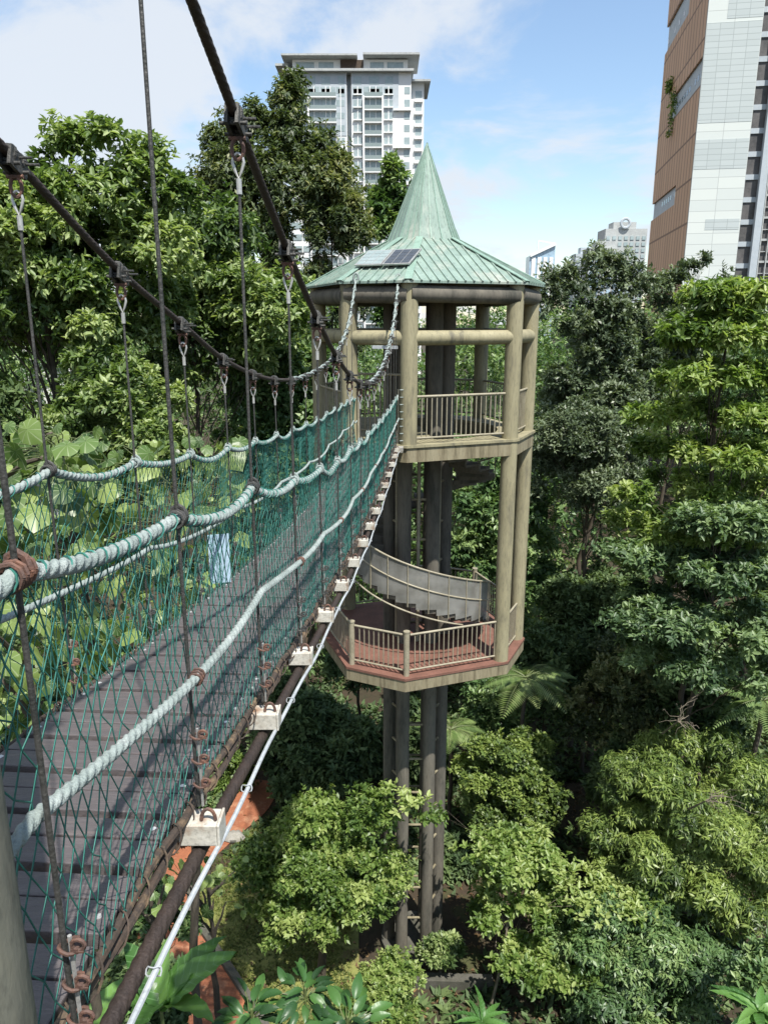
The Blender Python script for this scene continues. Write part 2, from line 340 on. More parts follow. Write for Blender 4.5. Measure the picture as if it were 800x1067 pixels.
# bearing cables below the deck ends, with a white conduit clipped on
for side, f in ((0, xr), (1, xl)):
    longtube(lambda a: f(a)+(.0 if side==0 else -.02), lambda a: deck(a)-.155, .025, 'bearing_cable', M['maincable'], tw=2*math.pi/.05, lobes=6, amp=.2, n=24, step=.0085)
m = MB(); ys = np.arange(START, YE, .05)
def cx_(a): return xr(a)+.072+.006*math.sin(a*3.1)
def cz_(a): return deck(a)-.115-.012*math.sin(a*math.pi)**2
m.tube([(cx_(a), a, cz_(a)) for a in ys], .0095, 8); cond = m.build('conduit', M['pipe'], bridge)
for a in np.arange(1.7, YE, 1.0):
    c = Vector((cx_(a)-.006, a, cz_(a)-.003)); MB().tube([c + Vector((.022*math.cos(t), .006*math.sin(t*3), .018*math.sin(t))) for t in np.linspace(0,2*math.pi,14)], .0025, 5).build('cable_tie', M['pipe'], cond)
# crossbeams with white channel ends
for a in KS:
    if a > 16.5: continue
    b = MB().bar((xl(a)-.02, a, deck(a)-.075), (xr(a)-.06, a, deck(a)-.075), .07, .06).build('crossbeam', M['rust'], bridge)
    for f, s in ((xr, 1), (xl, -1)):
        e = MB(); c = Vector((f(a)+.004*s, a, deck(a)-.068))
        e.box(c, (.135, .10, .082)); e.box(c + Vector((.074*s, 0, 0)), (.010, .106, .088))
        e.build('beam_end', M['block'], b, smooth=False, bevel=.003)
        e = MB(); e.tube([c + Vector((.035*s+.025*math.cos(t), -.02, .045+.045*math.sin(t))) for t in np.linspace(0, math.pi, 9)], .007, 6)
        e.build('u_bolt', M['clip'], b)
# ropes
def saggy(f, ks, sag):
    ks = sorted(ks)
    def g(a):
        i = int(np.clip(np.searchsorted(ks, a)-1, 0, len(ks)-2)); t = (a-ks[i])/(ks[i+1]-ks[i])
        t = min(max(t,0),1); lin = f(ks[i])*(1-t)+f(ks[i+1])*t
        return lin - sag*(1+.35*math.sin(i*2.3))*4*t*(1-t)
    return g
KL = [k+.06 for k in KS]
hR = saggy(hrR, KS+[YE], .05); hL = saggy(hrL, KL+[YE+.2], .055)
def netx(f, s):   # nets and ropes lean slightly outwards from the deck edge up to the rope
    return lambda a: f(a)
longtube(lambda a: xrr(a)+.006*math.sin(a*5), hR, .0165, 'handrail_rope', M['rope'], tw=2*math.pi/.042, lobes=3, amp=.5, n=18, step=.0065)
longtube(lambda a: xl(a)+.006*math.sin(a*4), hL, .0165, 'handrail_rope', M['rope'], tw=2*math.pi/.042, lobes=3, amp=.5, n=18, step=.0075)
mR = saggy(lambda a: deck(a)*.46+hrR(a)*.54, KS[::2]+[YE], .05); mL = saggy(lambda a: deck(a)*.46+hrL(a)*.54, KL[1::2]+[-1, YE+.2], .06)
longtube(lambda a: xr(a)+.022+.008*math.sin(a*3), mR, .0145, 'middle_rope', M['rope'], tw=2*math.pi/.040, lobes=3, amp=.5, n=18, step=.0065)
longtube(lambda a: xl(a)+.03+.012*math.sin(a*3.3), mL, .0135, 'middle_rope', M['rope'], tw=2*math.pi/.040, lobes=3, amp=.5, n=18, step=.0075)
# main cables; the last metres by the tower are wrapped with pale rope
for f, z, e in ((xr, mcR, 17.1), (xl, mcL, 17.35)):
    longtube(f, z, .0185, 'main_cable', M['maincable'], y0=-.6, y1=14.6, tw=2*math.pi/.045, lobes=6, amp=.2, n=24, step=.0085)
    ys = np.arange(9.5, e, .03); m = MB()
    m.tube([(f(a)+.014*math.sin(a*13), a, z(a)+.010+.014*math.cos(a*13)) for a in ys], .013, 8, twist=60, lobes=3, amp=.3)
    m.tube([(f(a)-.014*math.sin(a*13), a, z(a)-.006-.014*math.cos(a*13)) for a in ys], .014, 8, twist=60, lobes=3, amp=.3)
    wr = m.build('cable_wrapping', M['rope'], bridge)
    for a in np.arange(13.2, e-.1, .42):
        MB().tube([(f(a)+.04*math.cos(t), a+.01*math.sin(2*t), z(a)+.01+.036*math.sin(t)) for t in np.linspace(0, 2*math.pi, 9)], .009, 6).build('lashing', M['rope'], wr)
    m = MB(); m.tube([(f(e)+.05*math.cos(t), e-.02, z(e)+.03+.10*math.sin(t)) for t in np.linspace(0, 2*math.pi, 13)], .028, 8)
    m.build('cable_end_loop', M['rope'], wr)
# hangers
def hanger(f, z, a, hr, side):
    x = f(a); zt = z(a); zb = deck(a)-.03
    lean = .004*math.sin(a*7)
    m = MB(); near = a < 9
    m.tube([(x, a, zt-.27), (x+lean, a+lean, (zt+zb)/2), (x, a, zb+.33), (x+.002,a,zb+.05)], .0065 if near else .006, 8)
    h = m.build('hanger_cable', M['cable'], bridge)
    # clamp with bolts over the main cable
    s = (z(a+.1)-z(a-.1))/.2; d = Vector((f(1)-f(0), 1, s)).normalized(); xx = Vector((1,0,0)); n = xx.cross(d)
    c = Vector((x, a, zt)); m = MB()
    for q in (-1, 1): m.box(c + xx*q*.022 - n*.02, (.014, .13, .085), (xx, d, n))
    m.tube([c + d*.03 + n*.0 + Vector((.03*math.cos(t), 0, 0)) + n*.034*math.sin(t) for t in np.linspace(0,2*math.pi,12)], .010, 6)
    m.tube([c - d*.035 + Vector((.03*math.cos(t), 0, 0)) + n*.034*math.sin(t) for t in np.linspace(0,2*math.pi,12)], .010, 6)
    for q in (-.035, .035): m.cyl(c + d*q - n*.045 - xx*.055, c + d*q - n*.045 + xx*.055, .008, 8)
    m.cyl(c + d*.05 + xx*.01, c + d*.05 + xx*.085, .006, 6); m.cyl(c + d*.0 + xx*.01, c + xx*.08, .006, 6)
    m.build('cable_clamp', M['cable'], h)
    # shackle + thimble
    m = MB(); k = Vector((x, a, zt-.085))
    m.tube([k + Vector((.024*math.sin(t), 0, -.028 + .04*math.cos(t)*-1)) for t in np.linspace(-2.6,2.6,14)], .0085, 7)
    m.cyl(k + Vector((-.035,0,.012)), k + Vector((.035,0,.012)), .009, 8)
    m.build('shackle', M['clip'], h)
    m = MB(); t0 = Vector((x, a, zt-.14))
    m.tube([t0 + Vector((w, 0, q)) for w, q in ((0,.012),(-.018,.0),(-.023,-.022),(-.014,-.055),(0,-.085),(.014,-.055),(.023,-.022),(.018,0),(0,.012))], .0065, 7)
    m.build('thimble', M['galv'], h)
    MB().cyl((x,a,zt-.225), (x,a,zt-.285), .0115, 10).build('ferrule', M['galv'], h)
    # doubled end and rusty wire clips at the foot
    m = MB(); m.tube([(x+.016, a-.004, zb+.36), (x+.017, a-.004, zb+.2), (x+.016, a, zb+.05)], .005, 6); m.build('cable_tail', M['galv'], h)
    for q in (.33, .235, .14):
        m = MB(); c = Vector((x+.006, a, zb+q))
        m.tube([c + Vector((.005+.021*math.cos(t), .022*math.sin(t), .005*math.sin(2*t))) for t in np.linspace(-math.pi, math.pi, 12)], .0045, 6)
        m.box(c + Vector((.022, -.004, 0)), (.016, .026, .012)); m.cyl(c+Vector((.026,-.014,-.001)), c+Vector((.042,-.014,-.001)), .004, 6)
        m.tube([c + Vector((.030+.014*math.cos(t), -.012, .014+.014*math.sin(t))) for t in np.linspace(0, 2*math.pi, 10)], .005, 6)
        m.build('wire_clip', M['clip'] if a < 3.6 else M['cable'], h)
    # lashing of the handrail rope round the hanger
    m = MB(); c = Vector((x, a, hr(a)))
    for q in np.linspace(-.026, .026, 4 if near else 3):
        m.tube([c + Vector((.026*math.cos(t), q+.004*math.sin(t), .026*math.sin(t))) for t in np.linspace(0, 2*math.pi, 10)], .0055, 6)
    m.tube([c + Vector((.022*math.cos(t), .01, .035*math.sin(t)+.005)) for t in np.linspace(0,2*math.pi,9)], .009, 6)
    m.build('rope_lashing', M['clip'] if (side == 0 and a < 1.6) else M['cable'] if a < 3.6 else M['rope'], h)
for a in KS: hanger(xrr, mcR, a, hR, 0)
for a in KL: hanger(xl, mcL, a, hL, 1)
for a in KS[3::2]:
    c = Vector((xr(a)+.022+.008*math.sin(a*3), a, mR(a))); m = MB()
    for q in (-.02, 0, .02): m.tube([c + Vector((.021*math.cos(t), q, .021*math.sin(t))) for t in np.linspace(0,2*math.pi,10)], .005, 6)
    m.build('rope_clip', M['clip'], bridge)
# netting
def net(f, top, side, name):
    rows = 16; r = .0023; sg = [START]
    while sg[-1] < YE+.1: sg.append(sg[-1] + float(np.interp(sg[-1], [3, 9], [.078, .048])))
    sg = np.array(sg); nc = len(sg)-3
    J, I = np.meshgrid(np.arange(rows+1), np.arange(nc+2), indexing='ij')
    rs = np.random.default_rng(5+side)
    s = sg[I] + .5*(J % 2)*(sg[I+1]-sg[I]) + rs.normal(0, .009, I.shape)
    h = J/rows + rs.normal(0, .010, I.shape)*((J>0)&(J<rows))
    slow = np.interp(s, np.linspace(START, YE, 60), rs.normal(0, 1, 60)); slow2 = np.interp(s, np.linspace(START, YE, 45), rs.normal(0, 1, 45))
    s = s + .035*slow*np.sin(h*math.pi); h = np.clip(h + .02*slow2*np.sin(h*math.pi), 0, 1)
    zt = np.vectorize(top)(s); zb = np.vectorize(deck)(s) - .03
    sgn = 1 if side == 0 else -1
    out = sgn*((.05 if side else -.02)*np.sin(h*math.pi)*(1+.6*slow2) - .055*(1-h)*(1 if side == 0 else 0.2)) + (.008 if side else .003)*slow
    X = np.vectorize(f)(s) + out; Z = zb + (zt-.012-zb)*h
    P = np.stack([X, s, Z], -1); E = []
    for j in range(rows):
        o = j % 2
        for di in ((0, -1) if o == 0 else (0, 1)):
            i = np.arange(max(0,-di), nc+2-max(0,di)); E.append(np.stack([P[j, i], P[j+1, i+di]], 1))
    for k in range(6):   # loops tying the net over the rope
        pass
    E = np.concatenate(E); A, B = E[:,0], E[:,1]
    D = unit(B-A); ref = np.tile([.3,.2,1.], (len(D),1)); U = unit(np.cross(D, ref)); W = np.cross(D, U)
    ring = [r*(math.cos(t)*U + math.sin(t)*W) for t in (0, 2.094, 4.189)]
    V = np.stack([A+q for q in ring] + [B+q for q in ring], 1).reshape(-1,3); b = np.arange(len(A))[:,None]*6
    F = np.concatenate([b + np.array([[i, (i+1)%3, 3+(i+1)%3, 3+i]]) for i in range(3)])
    o = np_mesh(name, V, F, M['net'], bridge)
    m = MB(); tt = np.arange(0, (YE-START-.1)/.085*2*math.pi, math.pi/5); ph = np.interp(tt, np.linspace(0, tt[-1], 90), rs.uniform(-.05, .05, 90))
    m.tube([(f(a)+0.022*math.cos(t), a, top(a)+.022*math.sin(t)) for t, a in zip(tt, START+.03+tt*.085/(2*math.pi)+ph)], .0026, 4)
    m.build('net_lacing', M['net'], o)
    return o
net(xrr, hR, 0, 'side_net'); net(xl, hL, 1, 'side_net')
# pale plastic sheet standing outside the left net
a = 6.05; z0 = deck(a)
m = MB(); m.prism([(xl(a)-.115, a-.02),(xl(a)-.112, a-.03),(xl(a)+.055,a+.02),(xl(a)+.052,a+.03)], z0+.02, z0+.45)
m.build('plastic_sheet', M['blue'], bridge, smooth=False)
# near column of the tower the photographer stands on
col = MB(); col.cyl((-.600,.80,gz(-.6,.8)-.2), (-.600,.80,2.9), .118, 40); col.build('concrete_column', surf('old_concrete_shade_toned', (.19,.19,.145), (.14,.14,.11), 4, .85, bump=.4, stretch=(1,1,.4), c3=(.09,.095,.07)), label='weathered olive concrete column close by at the lower left corner of the photo', cat='column')  # concrete colour darkened to carry the shade this column stands in
# ------------------------------------------------------------------ tower
TC = Vector((1.02, 19.76)); th = math.radians(20)
OCT = [(.55,17.0),(-.85,17.66),(-1.78,20.2),(-1.12,21.6),(1.42,22.5),(2.82,21.87),(3.74,19.33),(3.09,17.93)]   # A B C D E F G H
cen = np.mean(np.array(OCT), 0); OCT = [np.array(p) for p in OCT]
def octs(k, grow=None): return [tuple(cen + (p-cen)*k) for p in OCT]
tower = thing('lookout_tower', (cen[0], cen[1], GROUND), 'tall olive lookout tower with pointed green metal roof at the end of the footbridge', 'tower')
F1, F2 = -2.80, -8.62          # upper and lower floor levels
names = 'ABCDEFGH'
for i, p in enumerate(OCT):
    low = names[i] in 'GHCD'
    q = cen + (p-cen)*.975
    z0 = F2 if low else F1
    MB().cyl((q[0],q[1],z0), (q[0],q[1],.78), .195, 28).build('column', M['olive'], tower)
for i in range(8):
    a = cen + (OCT[i]-cen)*.975; b = cen + (OCT[(i+1)%8]-cen)*.975
    MB().cyl((*a,-.42), (*b,-.42), .165, 22).build('ring_beam', M['olive'], tower)
    MB().cyl((*(cen+(a-cen)*1.02),.50), (*(cen+(b-cen)*1.02),.54), .19, 22).build('eave_beam', M['olive_dark'], tower)
# slabs
def slab(z, label_mat, k, hole):
    m = MB(); o = octs(k); m.prism(o, z-.36, z-.06); s = m.build('slab', M['fascia'], tower, smooth=False)
    m = MB(); m.prism(octs(k*1.008), z-.06, z); t = m.build('floor_tiles' if label_mat=='tiles' else 'floor_edge', M[label_mat], s, smooth=False)
    return s
slab(F2, 'tiles', 1.055, 0); 
# upper slab with the stair opening cut through it
o = octs(1.05); hole = [(cen[0]+2.05*math.cos(t), cen[1]+2.05*math.sin(t)) for t in np.radians(np.linspace(-55, 100, 14))] + [(cen[0]+.3*math.cos(math.radians(30)), cen[1]+.3*math.sin(math.radians(30)))]
def ring_slab(outer, inner, z0, z1, name, mat, par):
    # outer polygon minus inner polygon by angle sorted bridge: build as wedge quads sampled by angle
    m = MB(); A = np.radians(np.arange(0, 361, 3.0))
    def rad(poly, t):
        best = None; d = np.array([math.cos(t), math.sin(t)]); n = len(poly)
        for i in range(n):
            p = np.array(poly[i]) - cen; e = np.array(poly[(i+1)%n]) - cen - p; M2 = np.array([[d[0], -e[0]],[d[1], -e[1]]])
            if abs(np.linalg.det(M2)) < 1e-9: continue
            s, k = np.linalg.solve(M2, p)
            if s > 0 and -1e-6 <= k <= 1+1e-6: best = s if best is None else max(best, s)
        return best
    V = []
    for t in A:
        ro = rad(outer, t); deg = math.degrees(t) % 360; ri = inner(deg)
        for r, z in ((ri,z0),(ro,z0),(ro,z1),(ri,z1)): V.append((cen[0]+r*math.cos(t), cen[1]+r*math.sin(t), z))
    F = [(4*i+k, 4*i+4+k, 4*i+4+(k+1)%4, 4*i+(k+1)%4) for i in range(len(A)-1) for k in range(4)]
    m.add(V, F); return m.build(name, mat, par, smooth=False)
inner = lambda d: 2.0 if (d > 275 or d < 100) else .02
s = ring_slab(o, inner, F1-.40, F1-.06, 'slab', M['fascia'], tower); ring_slab(octs(1.065), inner, F1-.06, F1, 'floor_edge', M['olive'], s)
# core of six columns
CR = .75
core = []
for k in range(6):
    a = math.radians(-90 - 30 + 60*k); x, y = cen[0]+CR*math.cos(a)-.07, cen[1]+CR*math.sin(a); core.append((x,y))
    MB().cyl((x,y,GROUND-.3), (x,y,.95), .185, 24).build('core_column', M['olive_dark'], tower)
lad = MB()
for k in range(6):
    a, b = core[k], core[(k+1)%6]; z = GROUND+1.2
    for z in np.arange(GROUND+1.5, -3.4, 1.1): MB().cyl((*a,z+(.4 if k%2 else 0)), (*b,z+(.4 if k%2 else 0)), .035, 8).build('tie_rail', M['fascia'], tower)
m = MB()
for k in (0, 1, 5):
    a, b = core[k], core[(k+1)%6]; mx_ = ((a[0]+b[0])/2, (a[1]+b[1])/2); m.cyl((*mx_, F2-.1), (*mx_, F1-.3), .05, 10)
m.build('drain_pipe', M['rail'], tower)
MB().cyl((cen[0]-.05,cen[1],F2-1.0), (cen[0]-.05,cen[1],F2-.36), 1.0, 8).build('slab_haunch', M['olive_dark'], tower)
m = MB(); m.cyl((cen[0]-.05,cen[1],GROUND-.4), (cen[0]-.05,cen[1],GROUND+.22), 1.02, 24); m.build('plinth', M['kerb'], tower)
# railings
def railing(a, b, z, h=1.08, posts=(True, True), gap=.125, pr=.05, skip=None, barw=.022, cut=.16):
    a = Vector((*a, 0)); b = Vector((*b, 0)); d = (b-a); L = d.length; d.normalize(); a2 = a + d*cut; b2 = b - d*cut
    m = MB(); up = Vector((0,0,1))
    m.cyl(a2+up*(z+h), b2+up*(z+h), .03, 10)
    r = m.build('railing', M['rail'], tower); MB().cyl(a2+up*(z+.13), b2+up*(z+.13), .024, 10).build('bottom_rail', M['rail'], r)
    m = MB(); n = int((b2-a2).length/gap)
    for i in range(1, n):
        p = a2 + (b2-a2)*i/n; m.box(p + up*(z+.13+(h-.13)/2), (barw, barw, h-.13), (d, up.cross(d), up))
    m.build('balusters', M['rail'], r, smooth=False)
    return r
def post(p, z, h=1.16, r=.075):
    m = MB(); m.cyl((*p, z), (*p, z+h), r, 16); m.cyl((*p, z+h), (*p, z+h+.03), r*1.12, 16); m.build('railing_post', M['rail'], tower)
K = .985
pts = [tuple(cen + (p-cen)*K) for p in OCT]
for i in range(8):
    if i == 0: continue                                       # bridge side stays open above
    railing(pts[i], pts[(i+1)%8], F1, cut=.2)
for i in range(8):
    railing(pts[i], pts[(i+1)%8], F2, cut=.09)
for i, c in enumerate(names):
    if c in 'ABEF': post(pts[i], F2)
# gate posts and inner railing by the bridge landing
A_, B_ = np.array(pts[0]), np.array(pts[1])
for t in (.16, .84):
    q = A_ + (B_-A_)*t; m = MB(); m.cyl((*q, F1), (*q, F1+1.25), .03, 10)
    m.build('gate_post', M['rail'], tower)
railing(cen + np.array([-1.7,-1.2]), cen + np.array([-.2,-1.75]), F1, h=1.5, cut=0)
railing(cen + np.array([-1.7,-1.2]), cen + np.array([-1.9,.6]), F1, h=1.5, cut=0)
# small tubes where the net is tied to the column
m = MB()
for z in np.linspace(F1+.1, F1+1.25, 8): m.cyl((.36, 16.93, z), (.50, 16.93, z), .012, 6)
m.build('tie_bar', M['rope'], tower)
# landing: ramp from slab to the bridge end
m = MB(); m.prism([(-.75,16.6),(.42,16.6),(.5,17.5),(-.8,17.5)], F1-.12, F1-.015); m.build('landing', M['stone'], tower, smooth=False)
# roof
def poly3(k, z): return [np.array([*(cen + (p-cen)*k), z]) for p in OCT]
ev = poly3(1.085, .80); tp = poly3(.32, 1.86)
def up_shift(a): return a
m = MB(); V = [v for v in ev] + [v for v in tp] + [v - np.array([0,0,.05]) for v in ev]
m.add(V, [(i,(i+1)%8,8+(i+1)%8,8+i) for i in range(8)] + [(i,16+i,16+(i+1)%8,(i+1)%8) for i in range(8)])
roof = m.build('roof', M['roof'], tower, smooth=False)
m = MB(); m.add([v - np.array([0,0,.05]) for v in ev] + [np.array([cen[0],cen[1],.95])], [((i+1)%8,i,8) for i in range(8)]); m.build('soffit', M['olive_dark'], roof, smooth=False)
m = MB()
for i in range(8):
    P0, P1, Q0, Q1 = ev[i], ev[(i+1)%8], tp[i], tp[(i+1)%8]
    e = P1-P0; L = np.linalg.norm(e); e /= L; nrm = np.cross(e, Q0-P0); nrm /= np.linalg.norm(nrm); nrm *= np.sign(nrm[2]); upv = np.cross(nrm, e); upv *= np.sign(upv[2])
    H = (Q0-P0).dot(upv); a0 = (Q0-P0).dot(e); a1 = (Q1-P0).dot(e)
    x = .1
    while x < L-.05:
        h = H if a0 <= x <= a1 else (H*x/a0 if x < a0 else H*(L-x)/(L-a1))
        A = P0 + e*x - upv*.02 + nrm*.012; B = P0 + e*x + upv*h + nrm*.012
        if h > .1: m.bar(A, B, .035, .03, nrm)
        x += .21
m.build('roof_ribs', M['roof'], roof, smooth=False)
m = MB()
for i in range(8): m.bar(ev[i]+np.array([0,0,.025]), tp[i]+np.array([0,0,.03]), .17, .03)
m.build('ridge_caps', M['ridge'], roof, smooth=False, bevel=.01)
sb = poly3(.335, 1.80); ap = np.array([cen[0]+.06, cen[1], 4.12]); sh = poly3(.283, 2.12)
m = MB(); m.add(sb + sh + [ap], [(i,(i+1)%8,8+(i+1)%8,8+i) for i in range(8)] + [(8+i,8+(i+1)%8,16) for i in range(8)])
spire = m.build('spire', M['roof'], roof, smooth=False)
m = MB()
for i in range(8):
    for t in (0, .33, .66):
        a = sb[i]*(1-t)+sb[(i+1)%8]*t; b = sh[i]*(1-t)+sh[(i+1)%8]*t
        m.bar(a+[0,0,.01], b+[0,0,.01], .03, .03); m.bar(b, b+(ap-b)*(1 if t == 0 else .8), .03, .026)
m.build('spire_seams', M['ridge'], spire, smooth=False)
# two panels on the near left roof face
P0, P1, Q0 = ev[0], ev[1], tp[0]; e = (P1-P0)/np.linalg.norm(P1-P0); nrm = np.cross(e, Q0-P0); nrm /= np.linalg.norm(nrm); nrm *= np.sign(nrm[2]); upv = np.cross(nrm, e); upv *= np.sign(upv[2])
mid = (ev[0]+ev[1]+tp[0]+tp[1])/4
for s, mt in ((-.33,'panel'), (.36,'panelw')):
    c = mid - upv*.16 + e*s + nrm*.10
    f_ = MB().box(c, (.66,.80,.035), (e, upv, nrm)).build('solar_panel', M['galv'], tower, smooth=False)
    m = MB()
    for a_ in range(3):
        for b_ in range(4): m.box(c + nrm*.019 + e*(a_-1)*.205 + upv*(b_-1.5)*.185, (.19,.172,.006), (e, upv, nrm))
    m.build('solar_cells', M[mt], f_, smooth=False)
m = MB(); m.bar((-.25,17.25,-.62), (.30,17.05,-.62), .09, .07); m.build('lamp_fitting', M['pipe'], tower)
# spiral stair
def hel(d): return F2 + .85 + (58-d)*.0113        # tread height over plan angle (deg clockwise from the front)
def pol(d, r, z): a = math.radians(-90 + d); return Vector((cen[0]+r*math.cos(a), cen[1]+r*math.sin(a), z))
stair = tower
TA = list(np.arange(100, -405, -15))
tr_ = MB()
for d in TA:
    z = hel(d)
    if z > F1-.05: break
    V = []; 
    for zz in (z-.06, z):
        for (dd, r) in ((d+8, .95), (d+8, 1.95), (d, 1.97), (d-8, 1.95), (d-8, .95)): V.append(pol(dd, r, zz))
    tr_.add(V, [(4,3,2,1,0),(5,6,7,8,9)] + [(i,(i+1)%5,5+(i+1)%5,5+i) for i in range(5)])
    V = [pol(d+8, .97, z-.19), pol(d+8, 1.93, z-.19), pol(d+8, 1.93, z-.06), pol(d+8, .97, z-.06), pol(d+6.5, .97, z-.19), pol(d+6.5, 1.93, z-.19), pol(d+6.5, 1.93, z-.06), pol(d+6.5, .97, z-.06)]
    tr_.add(V, [(0,1,2,3),(7,6,5,4),(0,4,5,1),(1,5,6,2),(2,6,7,3),(3,7,4,0)])
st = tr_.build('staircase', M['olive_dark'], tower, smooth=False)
dend = 58 - (F1 - F2 - 2.0)/.0113
DS = np.arange(64, dend, -5.0)
for r in (2.0,):
    V = []; F = []; DM = []; BD = [62] + list(np.arange(55, -120, -15))
    for q in range(len(BD)-1):
        zb = hel((BD[q]+BD[q+1])/2)-.02; ds = np.linspace(BD[q], BD[q+1], 5); k0 = len(V)
        for d in ds: zt = hel(d)+1.02; V += [pol(d, r, zb), pol(d, r, zt), pol(d, r+.012, zt), pol(d, r+.012, zb)]
        F += [(k0+4*i+k, k0+4*i+4+k, k0+4*i+4+(k+1)%4, k0+4*i+(k+1)%4) for i in range(4) for k in range(4)]
    MB().add(V, F).build('balustrade_mesh', M['grey_mesh'], tower, smooth=False)
    m = MB(); m.tube([pol(d, r+.02, hel(d)+1.04) for d in np.arange(64, dend, -3)], .024, 8)
    m.tube([pol(d, r+.02, hel(d)+.52) for d in np.arange(64, dend, -3)], .02, 8)
    for d in DS[::3]: m.cyl(pol(d, r+.025, hel(d)-.1), pol(d, r+.025, hel(d)+1.03), .014, 6)
    m.build('stair_handrail', M['rail'], tower)
m = MB(); m.tube([pol(d, 2.08, hel(d)-.2) for d in np.arange(30, -110, -3)], .022, 8); m.build('stair_stringer', M['rail'], tower)
# ------------------------------------------------------------------ city buildings
def wallobj(o, rotz):   # local axes for cladding textures
    return o
def building_local(name, label, cat, loc, yaw):
    t = thing(name, loc, label, cat); t.rotation_euler = (0,0,yaw); return t
class LB(MB):
    def build(s, name, mat, parent, smooth=False, **k):
        me = bpy.data.meshes.new(name); me.from_pydata(np.concatenate(s.V).tolist(), [], s.F); me.materials.append(mat)
        o = bpy.data.objects.new(name, me); C.objects.link(o); o.parent = parent; return o
    def each(s, name, mat, parent, cap=96):
        order = sorted(range(len(s.V)), key=lambda i: -s.V[i][:,2].max()); fs = [(0,2,3,1),(4,5,7,6),(0,1,5,4),(2,6,7,3),(0,4,6,2),(1,3,7,5)]
        for i in order[:cap]:
            q = LB(); q.add(s.V[i], fs); q.build(name, mat, parent)
        if order[cap:]:
            q = LB()
            for i in order[cap:]: q.add(s.V[i], fs)
            q.build(name+'_rows', mat, parent)['kind'] = 'stuff'
    def b(s, x0,x1,y0,y1,z0,z1): return s.box(((x0+x1)/2,(y0+y1)/2,(z0+z1)/2),(abs(x1-x0),abs(y1-y0),abs(z1-z0)))
# right office block: local x along the brown face reversed -> use two frames
GH = GROUND
Yc = 135.0; c0 = at(710, 295, Yc); yaw = -math.radians(9.6)
off = building_local('office_tower', 'tall office tower with brown panelled side and pale stone front at the right edge', 'office building', (c0.x, Yc, GH), yaw)
Ht = 92+19; D = 38; Wp = 8.4
Zt = lambda z: z - GH
# brown side: built in its own rotated child frame so the panel pattern lies along it
core_ = LB(); core_.b(.4, 44, 1.0, D-.3, 0, Ht-.3); core_.build('core_wall', M['grey_wall'], off)
class SideB(LB): pass
side = LB()
wins = [(0, 25.6, 36.8, 41.1), (13.3, D, 20.4, 23.8), (16, D, 52.5, 57.5)]
# wall pieces around the openings, laid out on x=along (0..D), z up, in a frame turned 90 degrees
fr = [(0, D, -GH*0, Zt(20.4)), (0, 13.3, Zt(20.4), Zt(23.8)), (0, D, Zt(23.8), Zt(36.8)), (25.6, D, Zt(36.8), Zt(41.1)), (0, D, Zt(41.1), Zt(52.5)), (0, 16, Zt(52.5), Zt(57.5)), (0, D, Zt(57.5), Ht)]
for x0,x1,z0,z1 in fr: side.b(x0, x1, -.35, 0, z0, z1)
so = side.build('brown_wall', M['cladding'], off); so.rotation_euler = (0,0,math.radians(90)); so.location = (-.0, 0, 0)
g_ = LB(); 
for x0,x1,z0,z1 in wins: g_.b(x0+.01, x1-.01, -.9, -.42, Zt(z0), Zt(z1))
go = g_.build('recess_wall', M['white_wall'], off); go.rotation_euler = (0,0,math.radians(90)); go.location = (0,0,0)
for x0,x1,z0,z1 in wins:
    w_ = LB()
    k = x0+1.5
    while k < x1-1.5:
        if random.random() < .6: w_.b(k, k+1.1, -.42, -.37, Zt(z0)+1.6, Zt(z0)+2.5)
        k += 2.1
    for V_ in w_.V:
        q_ = LB(); q_.add(V_, [(0,2,3,1),(4,5,7,6),(0,1,5,4),(2,6,7,3),(0,4,6,2),(1,3,7,5)]); wo = q_.build('window', M['glass_d'], off); wo.rotation_euler = (0,0,math.radians(90))
fw = LB(); fw.b(.0, Wp, -.3, .3, 0, Ht); fo = fw.build('pale_wall', M['pale_cladding'], off)
for x0,x1,z0,z1 in ((3.0,8.3,46,62),(0.1,8.3,31,45.5),(.1,8.3,24,28.5),(2.8,8.2,14.5,16.2),(5.2,8.3,62,80)):
    p_ = LB(); p_.b(x0,x1,-.33,-.3,Zt(z0),Zt(z1)); p_.build('grey_panel', M['pale_cladding_b'], off)
sl = LB(); sl.b(Wp+.01, Wp+2.2, .6, .9, 0, Ht); sl.build('slot_glass', M['slot'], off)
sl = LB(); z = 3.5
while z < Ht: sl.b(Wp+.01, Wp+2.2, .42, .6, z-.4, z+.4); z += 3.5
sl.b(Wp+2.2, Wp+3.3, -.6, .5, 0, Ht); sl.build('slot_ledge', M['grey_wall'], off)
la = LB(); la.b(Wp+3.3, 44, .0, .3, Zt(5.6), Ht); la.build('lattice_glass', M['slot'], off)
la = LB(); x = Wp+3.4
while x < 30: la.b(x, x+.16, -.5, -.3, Zt(5.6), Ht); x += 1.15
z = Zt(5.6)
while z < Ht: la.b(Wp+3.3, 30, -.32, -.12, z, z+.35); la.b(Wp+3.3, 30, -.28, -.1, z+1.75, z+1.87); z += 3.5
la.build('lattice_screen', M['soffit'], off)
la = LB(); la.b(Wp+3.3, 44, -.6, .2, 0, Zt(5.6)); la.build('podium_wall', M['white_wall'], off)
